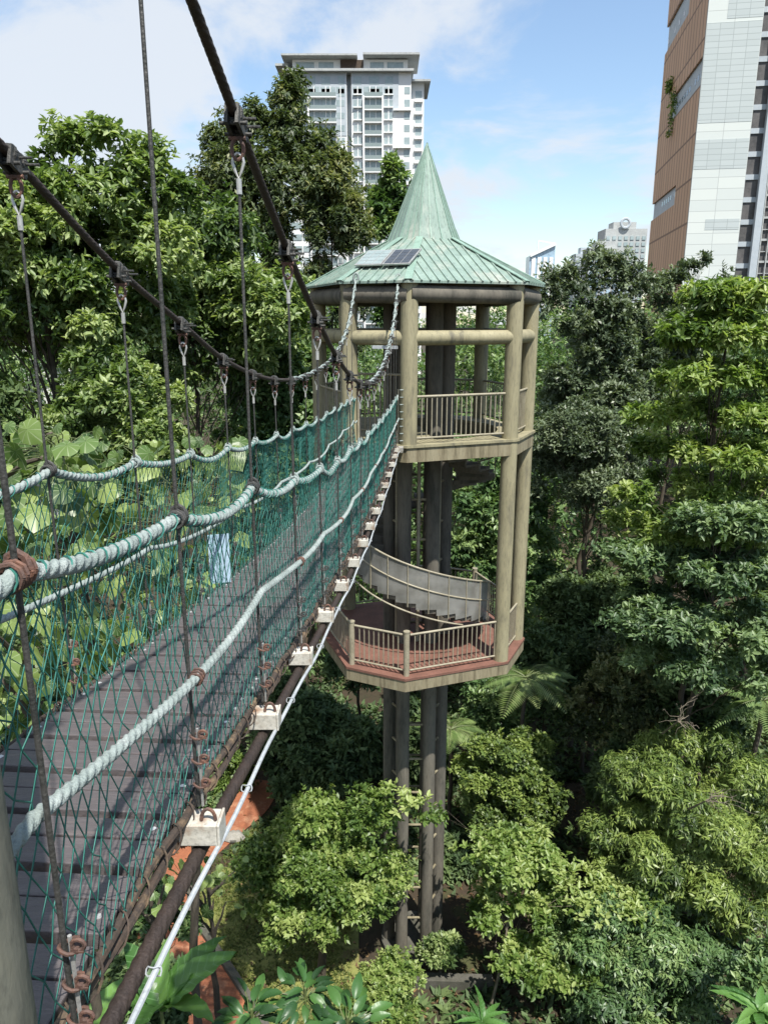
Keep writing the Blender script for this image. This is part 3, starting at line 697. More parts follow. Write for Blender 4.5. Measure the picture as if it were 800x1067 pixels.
for sx_, zc, hh in ((22,38,6.5),(27,44,1.6),):
    r_ = np.random.default_rng(int(sx_)); n = 260; P = np.stack([r_.normal(sx_, .9, n), -r_.uniform(-.6, .3, n)*1.0+.2, Zt(zc)+r_.uniform(-.5,.5,n)*hh*1.2], 1); D_ = unit(r_.normal(size=(n,3))-[0,0,.6]); S_ = unit(np.cross(D_, r_.normal(size=(n,3))))*.16
    V_ = np.stack([P, P+D_*.35+S_, P+D_*.75, P+D_*.35-S_], 1).reshape(-1,3); o_ = np_mesh('facade_plants', V_, np.arange(n*4).reshape(-1,4), M['lf_olive'], None, tint=r_.random(n)); o_.parent = off; o_.rotation_euler = (0,0,math.radians(90))
# apartment block
Yb = 230.0; u0, u1 = 300, 428
cb = at(u0, 230, Yb); mp_ = mpp(Yb, 130); X0 = (u0-400)*mp_; Wb = (u1-u0)*mp_
apt = building_local('apartment_block', 'tall white apartment block with flat roof slabs and rows of balconies behind the trees', 'apartment building', (X0, Yb, GH), math.radians(0))
zt_ = at(364, 60, Yb).z - GH; fl = 3.2; sc = Wb/545.0
def bx_(a): return (a-110)*sc
w_ = LB()
for a,b,d in ((110,372,0),(392,655,0)): w_.b(bx_(a), bx_(b), 0, 14, 0, zt_-fl)
w_.b(bx_(372), bx_(392), 3, 14, 0, zt_-fl); w_.b(bx_(655), bx_(715), 4, 18, 0, zt_-fl*1.6)
w_.b(bx_(135), bx_(640), 1.2, 13, zt_-fl, zt_); w_.build('wall', M['white_wall'], apt)
w_ = LB(); w_.b(bx_(374), bx_(390), 2.7, 3.0, 0, zt_-fl); w_.build('recess', M['grey_wall'], apt)
w_ = LB()
w_.b(bx_(96), bx_(665), -1.6, 15, zt_-fl-.35, zt_-fl+.25); w_.b(bx_(92), bx_(420), -2, 15, zt_+.1, zt_+.55); w_.b(bx_(445), bx_(690), -2, 15, zt_+.3, zt_+.8); w_.b(bx_(650), bx_(742), 2, 20, zt_-fl*1.6, zt_-fl*1.6+.5); w_.b(bx_(55), bx_(112), 3, 15, zt_-1, zt_-.4)
w_.build('roof_slab', M['soffit'], apt)
w_ = LB(); w_.b(bx_(112), bx_(370), -.12, 0, zt_-fl*6.1, zt_-fl-.35); w_.b(bx_(394), bx_(600), -.12, 0, zt_-fl*4.2, zt_-fl-.35); w_.build('roof_shade_band', M['grey_wall'], apt)  # blue-grey bands paint the roof's shadow onto the top floors
w_ = LB(); w_.b(bx_(345), bx_(445), .8, 1.2, zt_-fl+.3, zt_-.2); w_.build('brown_screen', M['edge'], apt)
nf = int((zt_-fl)/fl)
glass = LB(); slabs = LB(); rails = LB()
for k in range(2, nf):
    z = zt_-fl*1.1 - k*fl + .2
    for a,b in ((258,322),(327,362),(402,438),(537,574),(112,160),(165,200)): glass.b(bx_(a), bx_(b), -.16, -.125, z+.9, z+2.5)
    for a,b in ((625,650),): glass.b(bx_(a), bx_(b), -.06, .0, z+.8, z+2.6)
    glass.b(bx_(447), bx_(528), -.16, -.125, z+.1, z+2.6); glass.b(bx_(205), bx_(252), -.16, -.125, z+.1, z+2.6)
    for a,b in ((447,530),(203,326)):
        slabs.b(bx_(a), bx_(b), -1.3, -.125, z-.35, z-.05); rails.b(bx_(a), bx_(b), -1.3, -1.2, z-.05, z+.95)
    slabs.b(bx_(400), bx_(440), -.6, -.125, z+.45, z+.75); slabs.b(bx_(535), bx_(576), -.6, -.125, z+.45, z+.75)
    if k % 3 == 0: slabs.b(bx_(577), bx_(655), -.9, 0, z-.3, z+.1)
    glass.b(bx_(676), bx_(705), 3.92, 4, z+.8, z+2.6); slabs.b(bx_(672), bx_(709), 3.3, 4, z-.3, z+.5)
    for q in (2.5, 6, 9.5): glass.b(bx_(655), bx_(655)+.08, q, q+2, z+.8, z+2.5)
for k in (0,1):
    z = zt_-fl*1.2 - (k+1)*fl*.95
    for a,b in ((262,300),(335,362),(402,438),(470,515),(540,575),(195,235)): glass.b(bx_(a), bx_(b), -.16, -.125, z+.3, z+2.3)
for a,b in ((150,230),(250,315),(475,535),(550,620)): glass.b(bx_(a), bx_(b), 1.1, 1.2, zt_-fl+.9, zt_-.7)
glass.each('window', M['glass'], apt); slabs.each('balcony_slab', M['white_wall'], apt); rails.each('balcony_rail', M['panelw'], apt)
mull = LB()
for a in (474,500,280,300,345,420,556,228): mull.b(bx_(a)-.12, bx_(a)+.12, -.20, -.165, 0, zt_-fl*2.2)
for a in (446,530,203): mull.b(bx_(a)-.25, bx_(a)+.25, -1.32, -.17, 0, zt_-fl*3)
mull.build('mullion', M['white_wall'], apt)
# far skyline
def far_block(name, label, u0, u1, v, Y, kind, matw, matg):
    mp = mpp(Y, v+30); x0 = (u0-400)*mp; x1 = (u1-400)*mp; H = at((u0+u1)/2, v, Y).z - GH; W = x1-x0
    t = building_local(name, label, 'tower block', (x0, Y, GH), 0)
    w_ = LB()
    if kind == 'slant':
        w_.add([(0,0,0),(W,0,0),(W,W*.8,0),(0,W*.8,0),(0,0,H-W*.45),(W,0,H),(W,W*.8,H),(0,W*.8,H-W*.45)], [(0,1,5,4),(1,2,6,5),(2,3,7,6),(3,0,4,7),(4,5,6,7),(3,2,1,0)])
        w_.build('wall', M[matw], t)
        g_ = LB(); 
        for i in range(4): g_.b(W*(.08+i*.235), W*(.08+i*.235)+W*.15, -.6, -.05, 4, H-W*.5)
        g_.build('glass_strip', M[matg], t)
        f_ = LB(); f_.bar((0,-1,H-W*.45), (W,-1,H), W*.08, W*.1); f_.bar((W*.3,-1,H-W*.2), (W*.3,-1,H+W*.12), 1,1); f_.bar((W*.3,-1,H+W*.12), (W,-1,H), W*.05, W*.06); f_.build('roof_frame', M['white_wall'], t)
    else:
        w_.b(0, W, 0, W*.7, 0, H); w_.b(W*.2, W*.75, 2, W*.5, H, H+4); w_.build('wall', M[matw], t)
        g_ = LB(); z = 6; n = max(5, int(W/3.2))
        while z < H-3:
            for i in range(n): g_.b(W*(i+.2)/n, W*(i+.8)/n, -.4, -.05, z, z+2.1)
            z += 3.5
        g_.each('window', M[matg], t)
        if kind == 'ring':
            r_ = LB(); r_.tube([(W*.45+2.6*math.cos(q), -1, H+3+2.6*math.sin(q)) for q in np.linspace(0, 2*math.pi, 20)], .8, 6); r_.build('roof_emblem', M['grey_wall'], t)
    return t
far_block('glass_skyscraper', 'distant slim glass skyscraper with a slanted open roof frame just right of the tower roof', 551, 577, 254, 620, 'slant', 'tower_glass', 'white_wall')
far_block('distant_tower', 'distant low grey blue block between the glass skyscraper and the white gridded tower', 598, 626, 264, 520, 'grid', 'grey_wall', 'glass')
far_block('distant_tower', 'distant white gridded tower with a round emblem on its roof beside the office tower', 629, 672, 238, 480, 'ring', 'soffit', 'glass')
far_block('distant_tower', 'pale distant block stepping down in front of the white gridded tower', 612, 650, 258, 470, 'grid', 'soffit', 'tower_glass')
# teal roofed pavilion glimpsed through the left tree
pv = at(45, 262, 60); t = thing('pavilion', (pv.x, 60, float(gz(pv.x,60))), 'pale teal roof edge glimpsed through the leaves of the left tree', 'building')
m = MB(); m.box((pv.x, 60, pv.z-3), (4.6, 4, 5.6)); 
m.box((pv.x, 60, (pv.z-6+float(gz(pv.x,60)))/2), (4.4, 3.8, pv.z-6-float(gz(pv.x,60)))); m.build('wall', M['white_wall'], t, smooth=False)
m = MB(); m.box((pv.x, 60, pv.z), (5.4, 5, .7)); m.build('roof', surf('teal_roof', (.20,.48,.46), (.15,.4,.38), 1, .5), t, smooth=False)
# ------------------------------------------------------------------ vegetation
def leaf_geo(B, D, Nn, L, W, fold=.18, droop=.12, hexa=False):
    S = unit(np.cross(D, Nn)); Nn = np.cross(S, D); L = L[:,None]; W = W[:,None]; n = len(B)
    if not hexa:
        mid = B + D*L*.45
        V = np.stack([B, mid + S*W/2 + Nn*W*fold, B + D*L - Nn*L*droop, mid - S*W/2 + Nn*W*fold], 1).reshape(-1,3)
        return V, np.arange(n)[:,None]*4 + np.array([[0,1,2,3]])
    a = B + D*L*.28; c = B + D*L*.68 - Nn*L*droop*.4
    V = np.stack([B, a+S*W*.42+Nn*W*fold, c+S*W*.40+Nn*W*fold, B+D*L-Nn*L*droop, c-S*W*.40+Nn*W*fold, a-S*W*.42+Nn*W*fold], 1).reshape(-1,3)
    b = np.arange(n)[:,None]*6
    return V, np.concatenate([b+np.array([[0,1,2,3]]), b+np.array([[0,3,4,5]])])
def sprays(P, Nr, r, k, L, W, up=.35, spread=1.0, droop=.12, hexa=False, hang=0., tw=.10):
    """k leaves round each spray point P whose outward direction is Nr"""
    n = len(P); R = np.repeat(Nr, k, 0); B0 = np.repeat(P, k, 0)
    ref = unit(r.normal(size=(n*k,3))); T = unit(ref - R*(ref*R).sum(1)[:,None])
    D = unit(T*spread + R*r.uniform(.1, .9, (n*k,1)) + np.array([0,0,up]) - np.array([0,0,hang]) + r.normal(0,.18,(n*k,3)))
    s = r.uniform(.5, 1.45, n*k); B = B0 + D*(L*tw)*r.uniform(0,1,(n*k,1)) - R*L*r.uniform(0,1.1,(n*k,1))
    Nn = unit(R*.6 + np.array([0,0,1.0]) + r.normal(0,.35,(n*k,3)))
    V, F = leaf_geo(B, D, Nn, L*s, W*s*r.uniform(.8,1.2,n*k), droop=droop, hexa=hexa)
    return V, F
def crown_mesh(name, clumps, r, mat, parent, n, L, W, k=6, up=.35, spread=1.0, droop=.12, hexa=False, hang=0., shell=.5, lower=-.5, young=.12):
    """clumps: list of (centre, radii). n = total number of leaves"""
    c = np.array([q[0] for q in clumps], float); R = np.array([q[1] for q in clumps], float)
    wgt = (R[:,0]*R[:,1] + R[:,0]*R[:,2]*2); wgt /= wgt.sum(); ns = int(n/k)
    idx = r.choice(len(c), ns, p=wgt); d = unit(r.normal(size=(ns,3)))
    flip = (d[:,2] < lower + r.uniform(-.4,.4,ns)); d[flip,2] *= -1
    rad = (shell + (1-shell)*r.random(ns)**.6)*(1+.30*np.sin(d[:,0]*5+idx)*np.cos(d[:,1]*6+idx*1.7)+.12*np.sin(d[:,2]*11+idx*2.1)); rad[r.random(ns) < .08] *= 1.25
    P = c[idx] + d*R[idx]*rad[:,None]; Nr = unit(d/R[idx] + np.array([0,0,.25])/R[idx].mean())
    V, F = sprays(P, Nr, r, k, L, W, up, spread, droop, hexa, hang)
    ct = r.uniform(.15,.85, len(c)); st = ct[idx] + r.normal(0,.13,ns); st[r.random(ns) < young] += .3
    t = np.clip(np.repeat(st, k) + r.normal(0,.11,ns*k), 0, 1)
    if hexa: t = np.concatenate([t,t])
    return np_mesh(name, V, F, mat, parent, tint=t)
def wiggle(a, b, r, n=6, amp=.06):
    a = np.array(a, float); b = np.array(b, float); L = np.linalg.norm(b-a); t = np.linspace(0,1,n)[:,None]
    p = a + (b-a)*t + r.normal(0, amp*L/ n, (n,3))*np.sin(t*math.pi)*1.6; p[:,2] += .06*L*np.sin(t[:,0]*math.pi); return p
def branches(base, top, rt, clumps, r, frac=.9, mat='bark', parent=None, maxb=26, start=.35, nb=8, rb=.35):
    base = np.array(base, float); top = np.array(top, float); m = MB()
    tp_ = wiggle(base, top, r, 9, .05); tp_[:,2] = np.linspace(base[2], top[2], 9); m.tube(tp_, np.linspace(rt, rt*.22, 9), 12)
    tr = m.build('trunk', M[mat], parent)
    m = MB(); cs = [clumps[i] for i in r.permutation(len(clumps))[:maxb]]
    for c, R in cs:
        c = np.array(c, float); h = np.clip((c[2]-base[2])/(top[2]-base[2]) - r.uniform(.08,.28), start, .95)
        i = h*8; i0 = int(i); s = tp_[i0]*(1-(i-i0)) + tp_[min(i0+1,8)]*(i-i0)
        rr = rt*(1-h*.78)*rb; q = wiggle(s, c, r, 7, .12); m.tube(q, np.linspace(rr, rr*.25, 7), 7)
        for _ in range(nb):
            e = c + unit(r.normal(size=(1,3)))[0]*np.array(R)*.85; s2 = q[r.integers(3,6)]; m.tube(wiggle(s2, e, r, 5, .15), np.linspace(rr*.35, rr*.08, 5), 5)
    m.build('limbs', M[mat], parent)
    return tr
def clumpset(kind, r, c, rx, ry, rz, n, cr=.34):
    out = []; c = np.array(c, float)
    if kind == 'round':
        for i in range(n):
            d = unit(r.normal(size=(1,3)))[0]; 
            if d[2] < -.55: d[2] *= -1
            f = r.uniform(.45,.80); s = r.uniform(.75,1.2)*cr
            out.append((c + d*f*np.array([rx,ry,rz]), (rx*s, ry*s, min(rz,rx*1.2)*s*.8)))
        out.append((c, (rx*.5, ry*.5, rz*.5)))
    elif kind == 'column':
        for i in range(n):
            h = r.uniform(-.9,.92); w = math.sqrt(max(0,1-abs(h)**2.4)); a = r.uniform(0,6.283); f = r.uniform(.3,.75)*w; s = r.uniform(.7,1.2)*cr*(.5+.5*w)
            out.append((c + np.array([rx*f*math.cos(a), ry*f*math.sin(a), rz*h]), (rx*s, ry*s, rx*s*1.15)))
    elif kind == 'cone':
        for i in range(n):
            h = r.random()**1.15; w = (1-h)*.9+.14; a = r.uniform(0,6.283); f = r.uniform(.25,.75)*w; s = r.uniform(.7,1.2)*cr*(.35+.65*w)
            out.append((c + np.array([rx*f*math.cos(a), ry*f*math.sin(a), rz*(2*h-1)*.93]), (rx*s, ry*s, rx*s*.95)))
    elif kind == 'tiers':
        nt_ = max(3, int(rz*2/1.15)); 
        for i in range(n):
            t = r.integers(0, nt_); h = (t+.5)/nt_; w = math.sin(math.pi*min(1,(.24+.76*(1-h))))**.6 if h > .45 else 1
            w *= (1-max(0,h-.5)*1.35); a = r.uniform(0,6.283); f = r.uniform(.2,.85)*w; s = r.uniform(.7,1.15)*cr
            out.append((c + np.array([rx*f*math.cos(a), ry*f*math.sin(a), rz*(2*h-1) - .15*f*rx*.4]), (rx*s, ry*s, .38+.12*r.random())))
    return out
def box_tree(name, label, cat, u0, v0, u1, v1, Y, mat, kind='round', n=20000, L=.16, W=.07, nc=16, cr=.34, seed=1, group=None, k=6, trunk='bark', rt=None, lean=0, depth=.85, base=None, extra=(), maxb=24, nb=6, **kw):
    r = np.random.default_rng(seed); p = at((u0+u1)/2, (v0+v1)/2, Y); m_ = mpp(Y, (v0+v1)/2)
    rx = (u1-u0)/2*m_; rz = (v1-v0)/2*m_*1.03; cl = clumpset(kind, r, p, rx, rx*depth, rz, nc, cr)
    for (u, v, dy, sx_, sz_) in extra:
        q = at(u, v, Y+dy); cl.append((np.array(q), (sx_*m_, sx_*m_, sz_*m_)))
    bx, by = (base if base else (p.x-lean*rx, Y)); bz = float(gz(bx, by))-.15
    t = thing(name, (bx, by, bz), label, cat, group)
    rt = rt or max(.06, rx*.055)
    branches((bx,by,bz), (p.x, p.y, p.z+rz*.55), rt, cl, r, parent=t, mat=trunk, maxb=maxb, nb=nb)
    crown_mesh('crown', cl, r, M[mat], t, n, L, W, k=k, **kw)
    return t
BT = box_tree
# ---- left side
BT('broadleaf_tree', 'bright green broad leaved tree with an open ragged top at the far left', 'tree', -120, 150, 205, 470, 25, 'lf_bright', 'round', 78000, .23, .105, 80, .155, 3, hexa=True, k=7, droop=.2, hang=.15, shell=.35, extra=((75,150,0,32,24),(40,200,0,45,34),(150,170,0,34,26),(110,140,-1,20,18),(185,205,0,28,22),(10,215,0,40,36),(120,210,0,60,40),(160,260,0,50,40)))
BT('broadleaf_tree', 'bright green tree between the two main cables, left of the dark tall tree', 'tree', 110, 225, 300, 480, 29, 'lf_bright', 'round', 52000, .24, .105, 60, .17, 4, hexa=True, k=7, droop=.2, hang=.2, extra=((230,250,0,40,35),(150,240,0,38,28),(285,330,-1,45,50)))
BT('tall_tree', 'tallest dark mixed green tree with two heads rising in front of the apartment block', 'tree', 208, 185, 350, 460, 42, 'lf_mixed', 'column', 80000, .27, .10, 80, .2, 5, k=7, droop=.2, hang=.3, extra=((300,112,0,20,28),(296,145,0,26,28),(308,88,0,13,13),(245,150,0,24,30),(240,185,0,34,30),(265,130,0,20,22),(335,165,0,24,28),(345,200,0,30,35),(215,210,0,28,30),(300,200,0,50,50),(225,150,0,16,20)))
BT('tall_tree', 'olive tinged tree close behind the left eave of the tower roof', 'tree', 300, 170, 392, 400, 40, 'lf_mixed', 'column', 36000, .27, .10, 36, .27, 6, k=7, hang=.3, extra=((345,185,0,20,24),(365,240,0,26,28)))
BT('slender_tree', 'slender bright tree standing up just left of the green spire', 'tree', 378, 178, 436, 340, 44, 'lf_mid', 'column', 11000, .36, .15, 16, .42, 7, k=7, hang=.2, extra=((410,192,0,14,18),(400,225,0,18,20),(420,215,0,13,16)))
BT('broadleaf_tree', 'dark green tree behind the left net, under the lowest part of the main cable', 'tree', 215, 330, 400, 560, 31, 'lf_mid', 'round', 50000, .24, .095, 54, .18, 8, k=7, hang=.2)
BT('broadleaf_tree', 'light leaved bushy tree low behind the big pale leaves at the left edge', 'tree', 20, 350, 230, 600, 23, 'lf_bright', 'round', 46000, .20, .09, 50, .18, 9, hexa=True, k=6, hang=.1)
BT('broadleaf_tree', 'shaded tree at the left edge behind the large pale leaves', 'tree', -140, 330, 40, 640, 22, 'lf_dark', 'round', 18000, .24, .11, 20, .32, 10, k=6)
# ---- right side
BT('forest_tree', 'dark grey green tree with thin sprigs against the sky between tower and office block', 'tree', 555, 285, 690, 520, 37, 'lf_grey', 'round', 52000, .22, .085, 56, .2, 21, k=7, extra=((572,300,0,14,20),(590,290,0,12,18),(622,275,0,14,20),(640,285,0,20,22),(600,310,0,26,24),(660,300,0,24,24),(565,320,0,14,16)))
BT('forest_tree', 'dark tree with one leaning sprig in front of the white base of the office tower', 'tree', 640, 290, 765, 480, 39, 'lf_grey', 'round', 34000, .22, .09, 44, .2, 22, k=7, extra=((718,278,0,12,8),(706,290,0,15,10),(735,272,0,7,8),(690,300,0,18,18),(755,300,0,12,18)))
BT('forest_tree', 'rounded grey green tree beside the upper platform, below the darker sprigged tree', 'tree', 535, 395, 690, 600, 31, 'lf_grey', 'round', 64000, .15, .065, 60, .2, 23, k=7)
BT('layered_tree', 'bright green layered tree with star like leaf tufts at the right edge', 'tree', 628, 298, 865, 600, 23, 'lf_lime', 'tiers', 95000, .19, .075, 150, .16, 24, hexa=True, k=9, spread=1.3, up=.2, shell=.2, trunk='bark', rt=.14, base=None, extra=((745,310,0,30,18),(765,330,0,36,16),(720,345,0,34,18),(790,345,0,30,18)), maxb=30, nb=3)
BT('layered_tree', 'blue green layered tree with flat leaf shelves below the bright one at the right edge', 'tree', 625, 515, 870, 700, 21.5, 'lf_blue', 'tiers', 90000, .175, .075, 130, .16, 25, hexa=True, k=8, spread=1.3, up=.15, shell=.25, rt=.13, lean=.25, extra=((660,650,-1,32,9),(700,640,-1,40,10),(650,575,0,28,10)))
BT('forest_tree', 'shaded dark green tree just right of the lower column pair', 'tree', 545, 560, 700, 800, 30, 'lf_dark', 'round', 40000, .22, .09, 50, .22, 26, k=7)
BT('forest_tree', 'shaded olive brown tree under the blue green layered tree', 'tree', 570, 640, 760, 830, 26, 'lf_mixed', 'round', 44000, .17, .07, 50, .22, 27, k=7)
BT('forest_tree', 'dim tree seen through the tower between stairs and right hand columns', 'tree', 440, 470, 590, 720, 33, 'lf_mid', 'round', 36000, .26, .11, 40, .24, 28, k=7, hang=.2)
BT('forest_tree', 'dark tree behind the red path below the white beam ends', 'tree', 255, 705, 410, 880, 26.5, 'lf_dark', 'round', 40000, .24, .10, 46, .22, 29, k=7, hexa=True)
BT('forest_tree', 'dark tree filling the right edge behind the layered trees', 'tree', 700, 330, 900, 700, 31, 'lf_mid', 'round', 44000, .24, .10, 50, .22, 30, k=7)
# ---- slope below
BT('weeping_bush', 'large domed olive green tree with hanging narrow leaves at the lower right', 'tree', 590, 738, 850, 1010, 19.5, 'lf_olive', 'round', 150000, .17, .042, 110, .14, 41, k=8, hang=.5, up=0, droop=.2, spread=.9, shell=.55)
BT('bushy_tree', 'rounded small leaved tree directly right of the tower shaft', 'tree', 462, 748, 605, 900, 23.5, 'lf_olive', 'round', 60000, .13, .065, 60, .18, 42, k=7, young=.2)
BT('bushy_tree', 'yellow green small leaved tree in front of the left side of the tower shaft', 'tree', 238, 835, 428, 1012, 18.3, 'lf_lime', 'round', 75000, .125, .062, 80, .165, 43, k=7, young=.1, extra=((385,850,0,30,26),(270,905,0,30,26),(405,915,0,26,30),(330,850,0,30,20)))
BT('young_tree', 'slim young tree with bright spreading boughs to the right of the shaft foot', 'tree', 440, 862, 640, 1000, 18.2, 'lf_lime', 'tiers', 22000, .15, .075, 64, .16, 44, hexa=True, k=8, trunk='bark_pale', rt=.05, spread=1.2, shell=.3, extra=((640,935,-.6,34,7),(670,948,-1,26,6),(600,925,-.3,34,9),(615,985,-1.2,24,9),(632,1010,-1.3,12,10),(425,835,-.6,18,8),(405,822,-.8,12,6),(450,850,-.4,18,8),(520,890,0,40,20)), base=(3.05,17.4), maxb=40, nb=4)
BT('forest_bush', 'dark blue green bush below the young tree at the bottom right', 'tree', 548, 900, 780, 1120, 17.6, 'lf_mid', 'round', 90000, .15, .05, 60, .2, 45, k=8, hang=.6, up=0)
BT('low_shrub', 'low lime green shrub at the foot of the tower shaft, bottom centre', 'shrub', 352, 985, 450, 1110, 15.8, 'lf_lime', 'round', 14000, .10, .05, 16, .32, 46, k=7, young=.3)
BT('forest_bush', 'mid green bush in the bottom right corner', 'shrub', 745, 975, 860, 1110, 14.8, 'lf_mid', 'round', 12000, .17, .07, 18, .32, 47, k=7, hexa=True)
BT('low_shrub', 'trailing light green shrub beside the red path under the bridge', 'shrub', 218, 770, 268, 862, 27.5, 'lf_lime', 'round', 7000, .2, .06, 12, .36, 48, k=7, hang=.5)
BT('low_shrub', 'dark leafy shrub below the bridge in the bottom left, beside the red path', 'shrub', 95, 985, 210, 1120, 12.5, 'lf_dark', 'round', 9000, .16, .07, 14, .34, 49, k=7, hexa=True)
BT('low_shrub', 'small green shrub between bridge edge and bearing cable near the bottom', 'shrub', 135, 905, 205, 1000, 15.5, 'lf_mid', 'round', 5000, .16, .08, 12, .36, 50, k=7, hexa=True)
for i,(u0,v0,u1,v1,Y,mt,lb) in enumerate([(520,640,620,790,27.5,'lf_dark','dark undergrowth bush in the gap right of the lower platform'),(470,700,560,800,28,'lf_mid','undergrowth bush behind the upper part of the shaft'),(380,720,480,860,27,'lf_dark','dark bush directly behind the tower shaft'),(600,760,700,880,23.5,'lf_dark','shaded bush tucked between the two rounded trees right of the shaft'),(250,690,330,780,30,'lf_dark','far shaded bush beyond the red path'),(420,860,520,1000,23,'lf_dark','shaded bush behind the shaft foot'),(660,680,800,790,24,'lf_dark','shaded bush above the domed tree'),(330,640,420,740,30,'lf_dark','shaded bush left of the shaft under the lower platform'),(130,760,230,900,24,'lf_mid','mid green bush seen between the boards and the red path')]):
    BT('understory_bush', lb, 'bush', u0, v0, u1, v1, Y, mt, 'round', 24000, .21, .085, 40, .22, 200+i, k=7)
for i,(u0,v0,u1,v1,Y,mt,lb) in enumerate([(432,968,486,1020,18.3,'lf_bright','small light bush at the right edge of the shaft foot'),(560,690,660,800,29,'lf_mid','rounded bush filling the shade right of the tree fern'),(640,700,740,760,26,'lf_grey','grey green bush just above the top of the domed tree')]):
    BT('understory_bush', lb, 'bush', u0, v0, u1, v1, Y, mt, 'round', 9000, .15, .065, 24, .26, 230+i, k=7)
# ---- the wood behind everything, read as one mass
r = np.random.default_rng(77); cl = []
for i in range(150):
    x = r.uniform(-62, 62); y = r.uniform(47, 84); 
    top = r.uniform(-5.5, -.5) + (2.2 if x > 6 else 3.5 if x < -5 else 0) + (y-47)*.05
    R_ = r.uniform(2.6, 4.4); c_ = np.array([x, y, top-R_*.8]); cl.append((c_, (R_, R_, R_*.85)))
    for j in range(3):
        zz = top - 3.5*(j+1.4); cl.append((c_ + np.array([r.uniform(-2,2), r.uniform(-4,-1), zz-c_[2]]), (R_*.9, R_*.8, R_*.9)))
for i in range(70):
    x = r.uniform(-9, 14); y = r.uniform(36, 46); cl.append((np.array([x, y, r.uniform(-17.5, -6.5)]), (2.4,2.2,2.2)))
for i in range(60):
    s_ = r.choice([-1,1]); x = s_*r.uniform(15, 30); y = r.uniform(24, 46); cl.append((np.array([x, y, r.uniform(-16, -5)]), (2.4,2.2,2.4)))
cl = [(c, R) for c, R in cl if not (abs(c[0]-1) < 4.5 and c[1] < 26)]
tag(crown_mesh('background_wood', cl, r, M['lf_mid'], None, 520000, .35, .145, k=7, hang=.2, shell=.6), kind='stuff', label='dense shaded wood covering the slope behind the tower', )
r = np.random.default_rng(78); m = MB()
for i in range(90):
    x = r.uniform(-60,60); y = r.uniform(46,80); z0 = float(gz(x,y)); m.tube(wiggle((x,y,z0-.2),(x+r.uniform(-1,1),y,z0+r.uniform(8,12)), r), np.linspace(.3,.12,6), 8)
for i in range(22):
    x = r.uniform(-9,14); y = r.uniform(36,46); z0 = float(gz(x,y)); m.tube(wiggle((x,y,z0-.2),(x+r.uniform(-1,1),y,z0+r.uniform(5,9)), r), np.linspace(.16,.07,6), 8)
tag(m.build('background_trunks', M['bark'], None), kind='stuff')
# ---- grass and ground cover
def scatter(name, x0,x1,y0,y1, n, L, W, mat, keep, k=5, seed=3, hang=0, up=1.0):
    r = np.random.default_rng(seed); x = r.uniform(x0,x1,n); y = r.uniform(y0,y1,n); ok = keep(x, y, r); x, y = x[ok], y[ok]
    P = np.stack([x,y,gz(x,y)+.02], 1); Nr = np.tile([0,0,1.], (len(P),1))
    V, F = sprays(P, Nr, r, k, L, W, up, .8, .25, False, hang); t = np.clip(.5+.3*np.sin(x*1.3)*np.cos(y*1.1)+r.normal(0,.2,len(x)),0,1)
    return tag(np_mesh(name, V, F, M[mat], None, tint=np.repeat(t, k)), kind='stuff')
_po = sorted((p[1], p[0]) for p in pth)
def pathx(y): return np.interp(y, [p[0] for p in _po], [p[1] for p in _po])
notpath = lambda x, y: (x < pathx(y)-1.05) | (x > pathx(y)+1.1)
scatter('grass', -9, -1, 15, 26, 60000, .10, .026, 'grass', lambda x,y,r: notpath(x,y) & (r.random(len(x)) < .55+.45*np.sin(x*2)*np.cos(y*2.3)), 5)
scatter('ground_cover', -22, 26, 9, 46, 52000, .30, .13, 'lf_dark', lambda x,y,r: notpath(x,y) & ~((x>-6.5)&(x<-.5)&(y>14)&(y<23.5)) & (np.hypot(x-1,y-19.8)>2.2) & (np.sin(x*.7+2)*np.cos(y*.6) > -.45), 6, 5, .1, .6)
scatter('leaf_litter', -12, 9, 12, 32, 14000, .13, .07, 'litter', lambda x,y,r: (np.hypot(x-1,y-19.8)>1.5), 2, 6, 0, -.1) if 'litter' in M else None
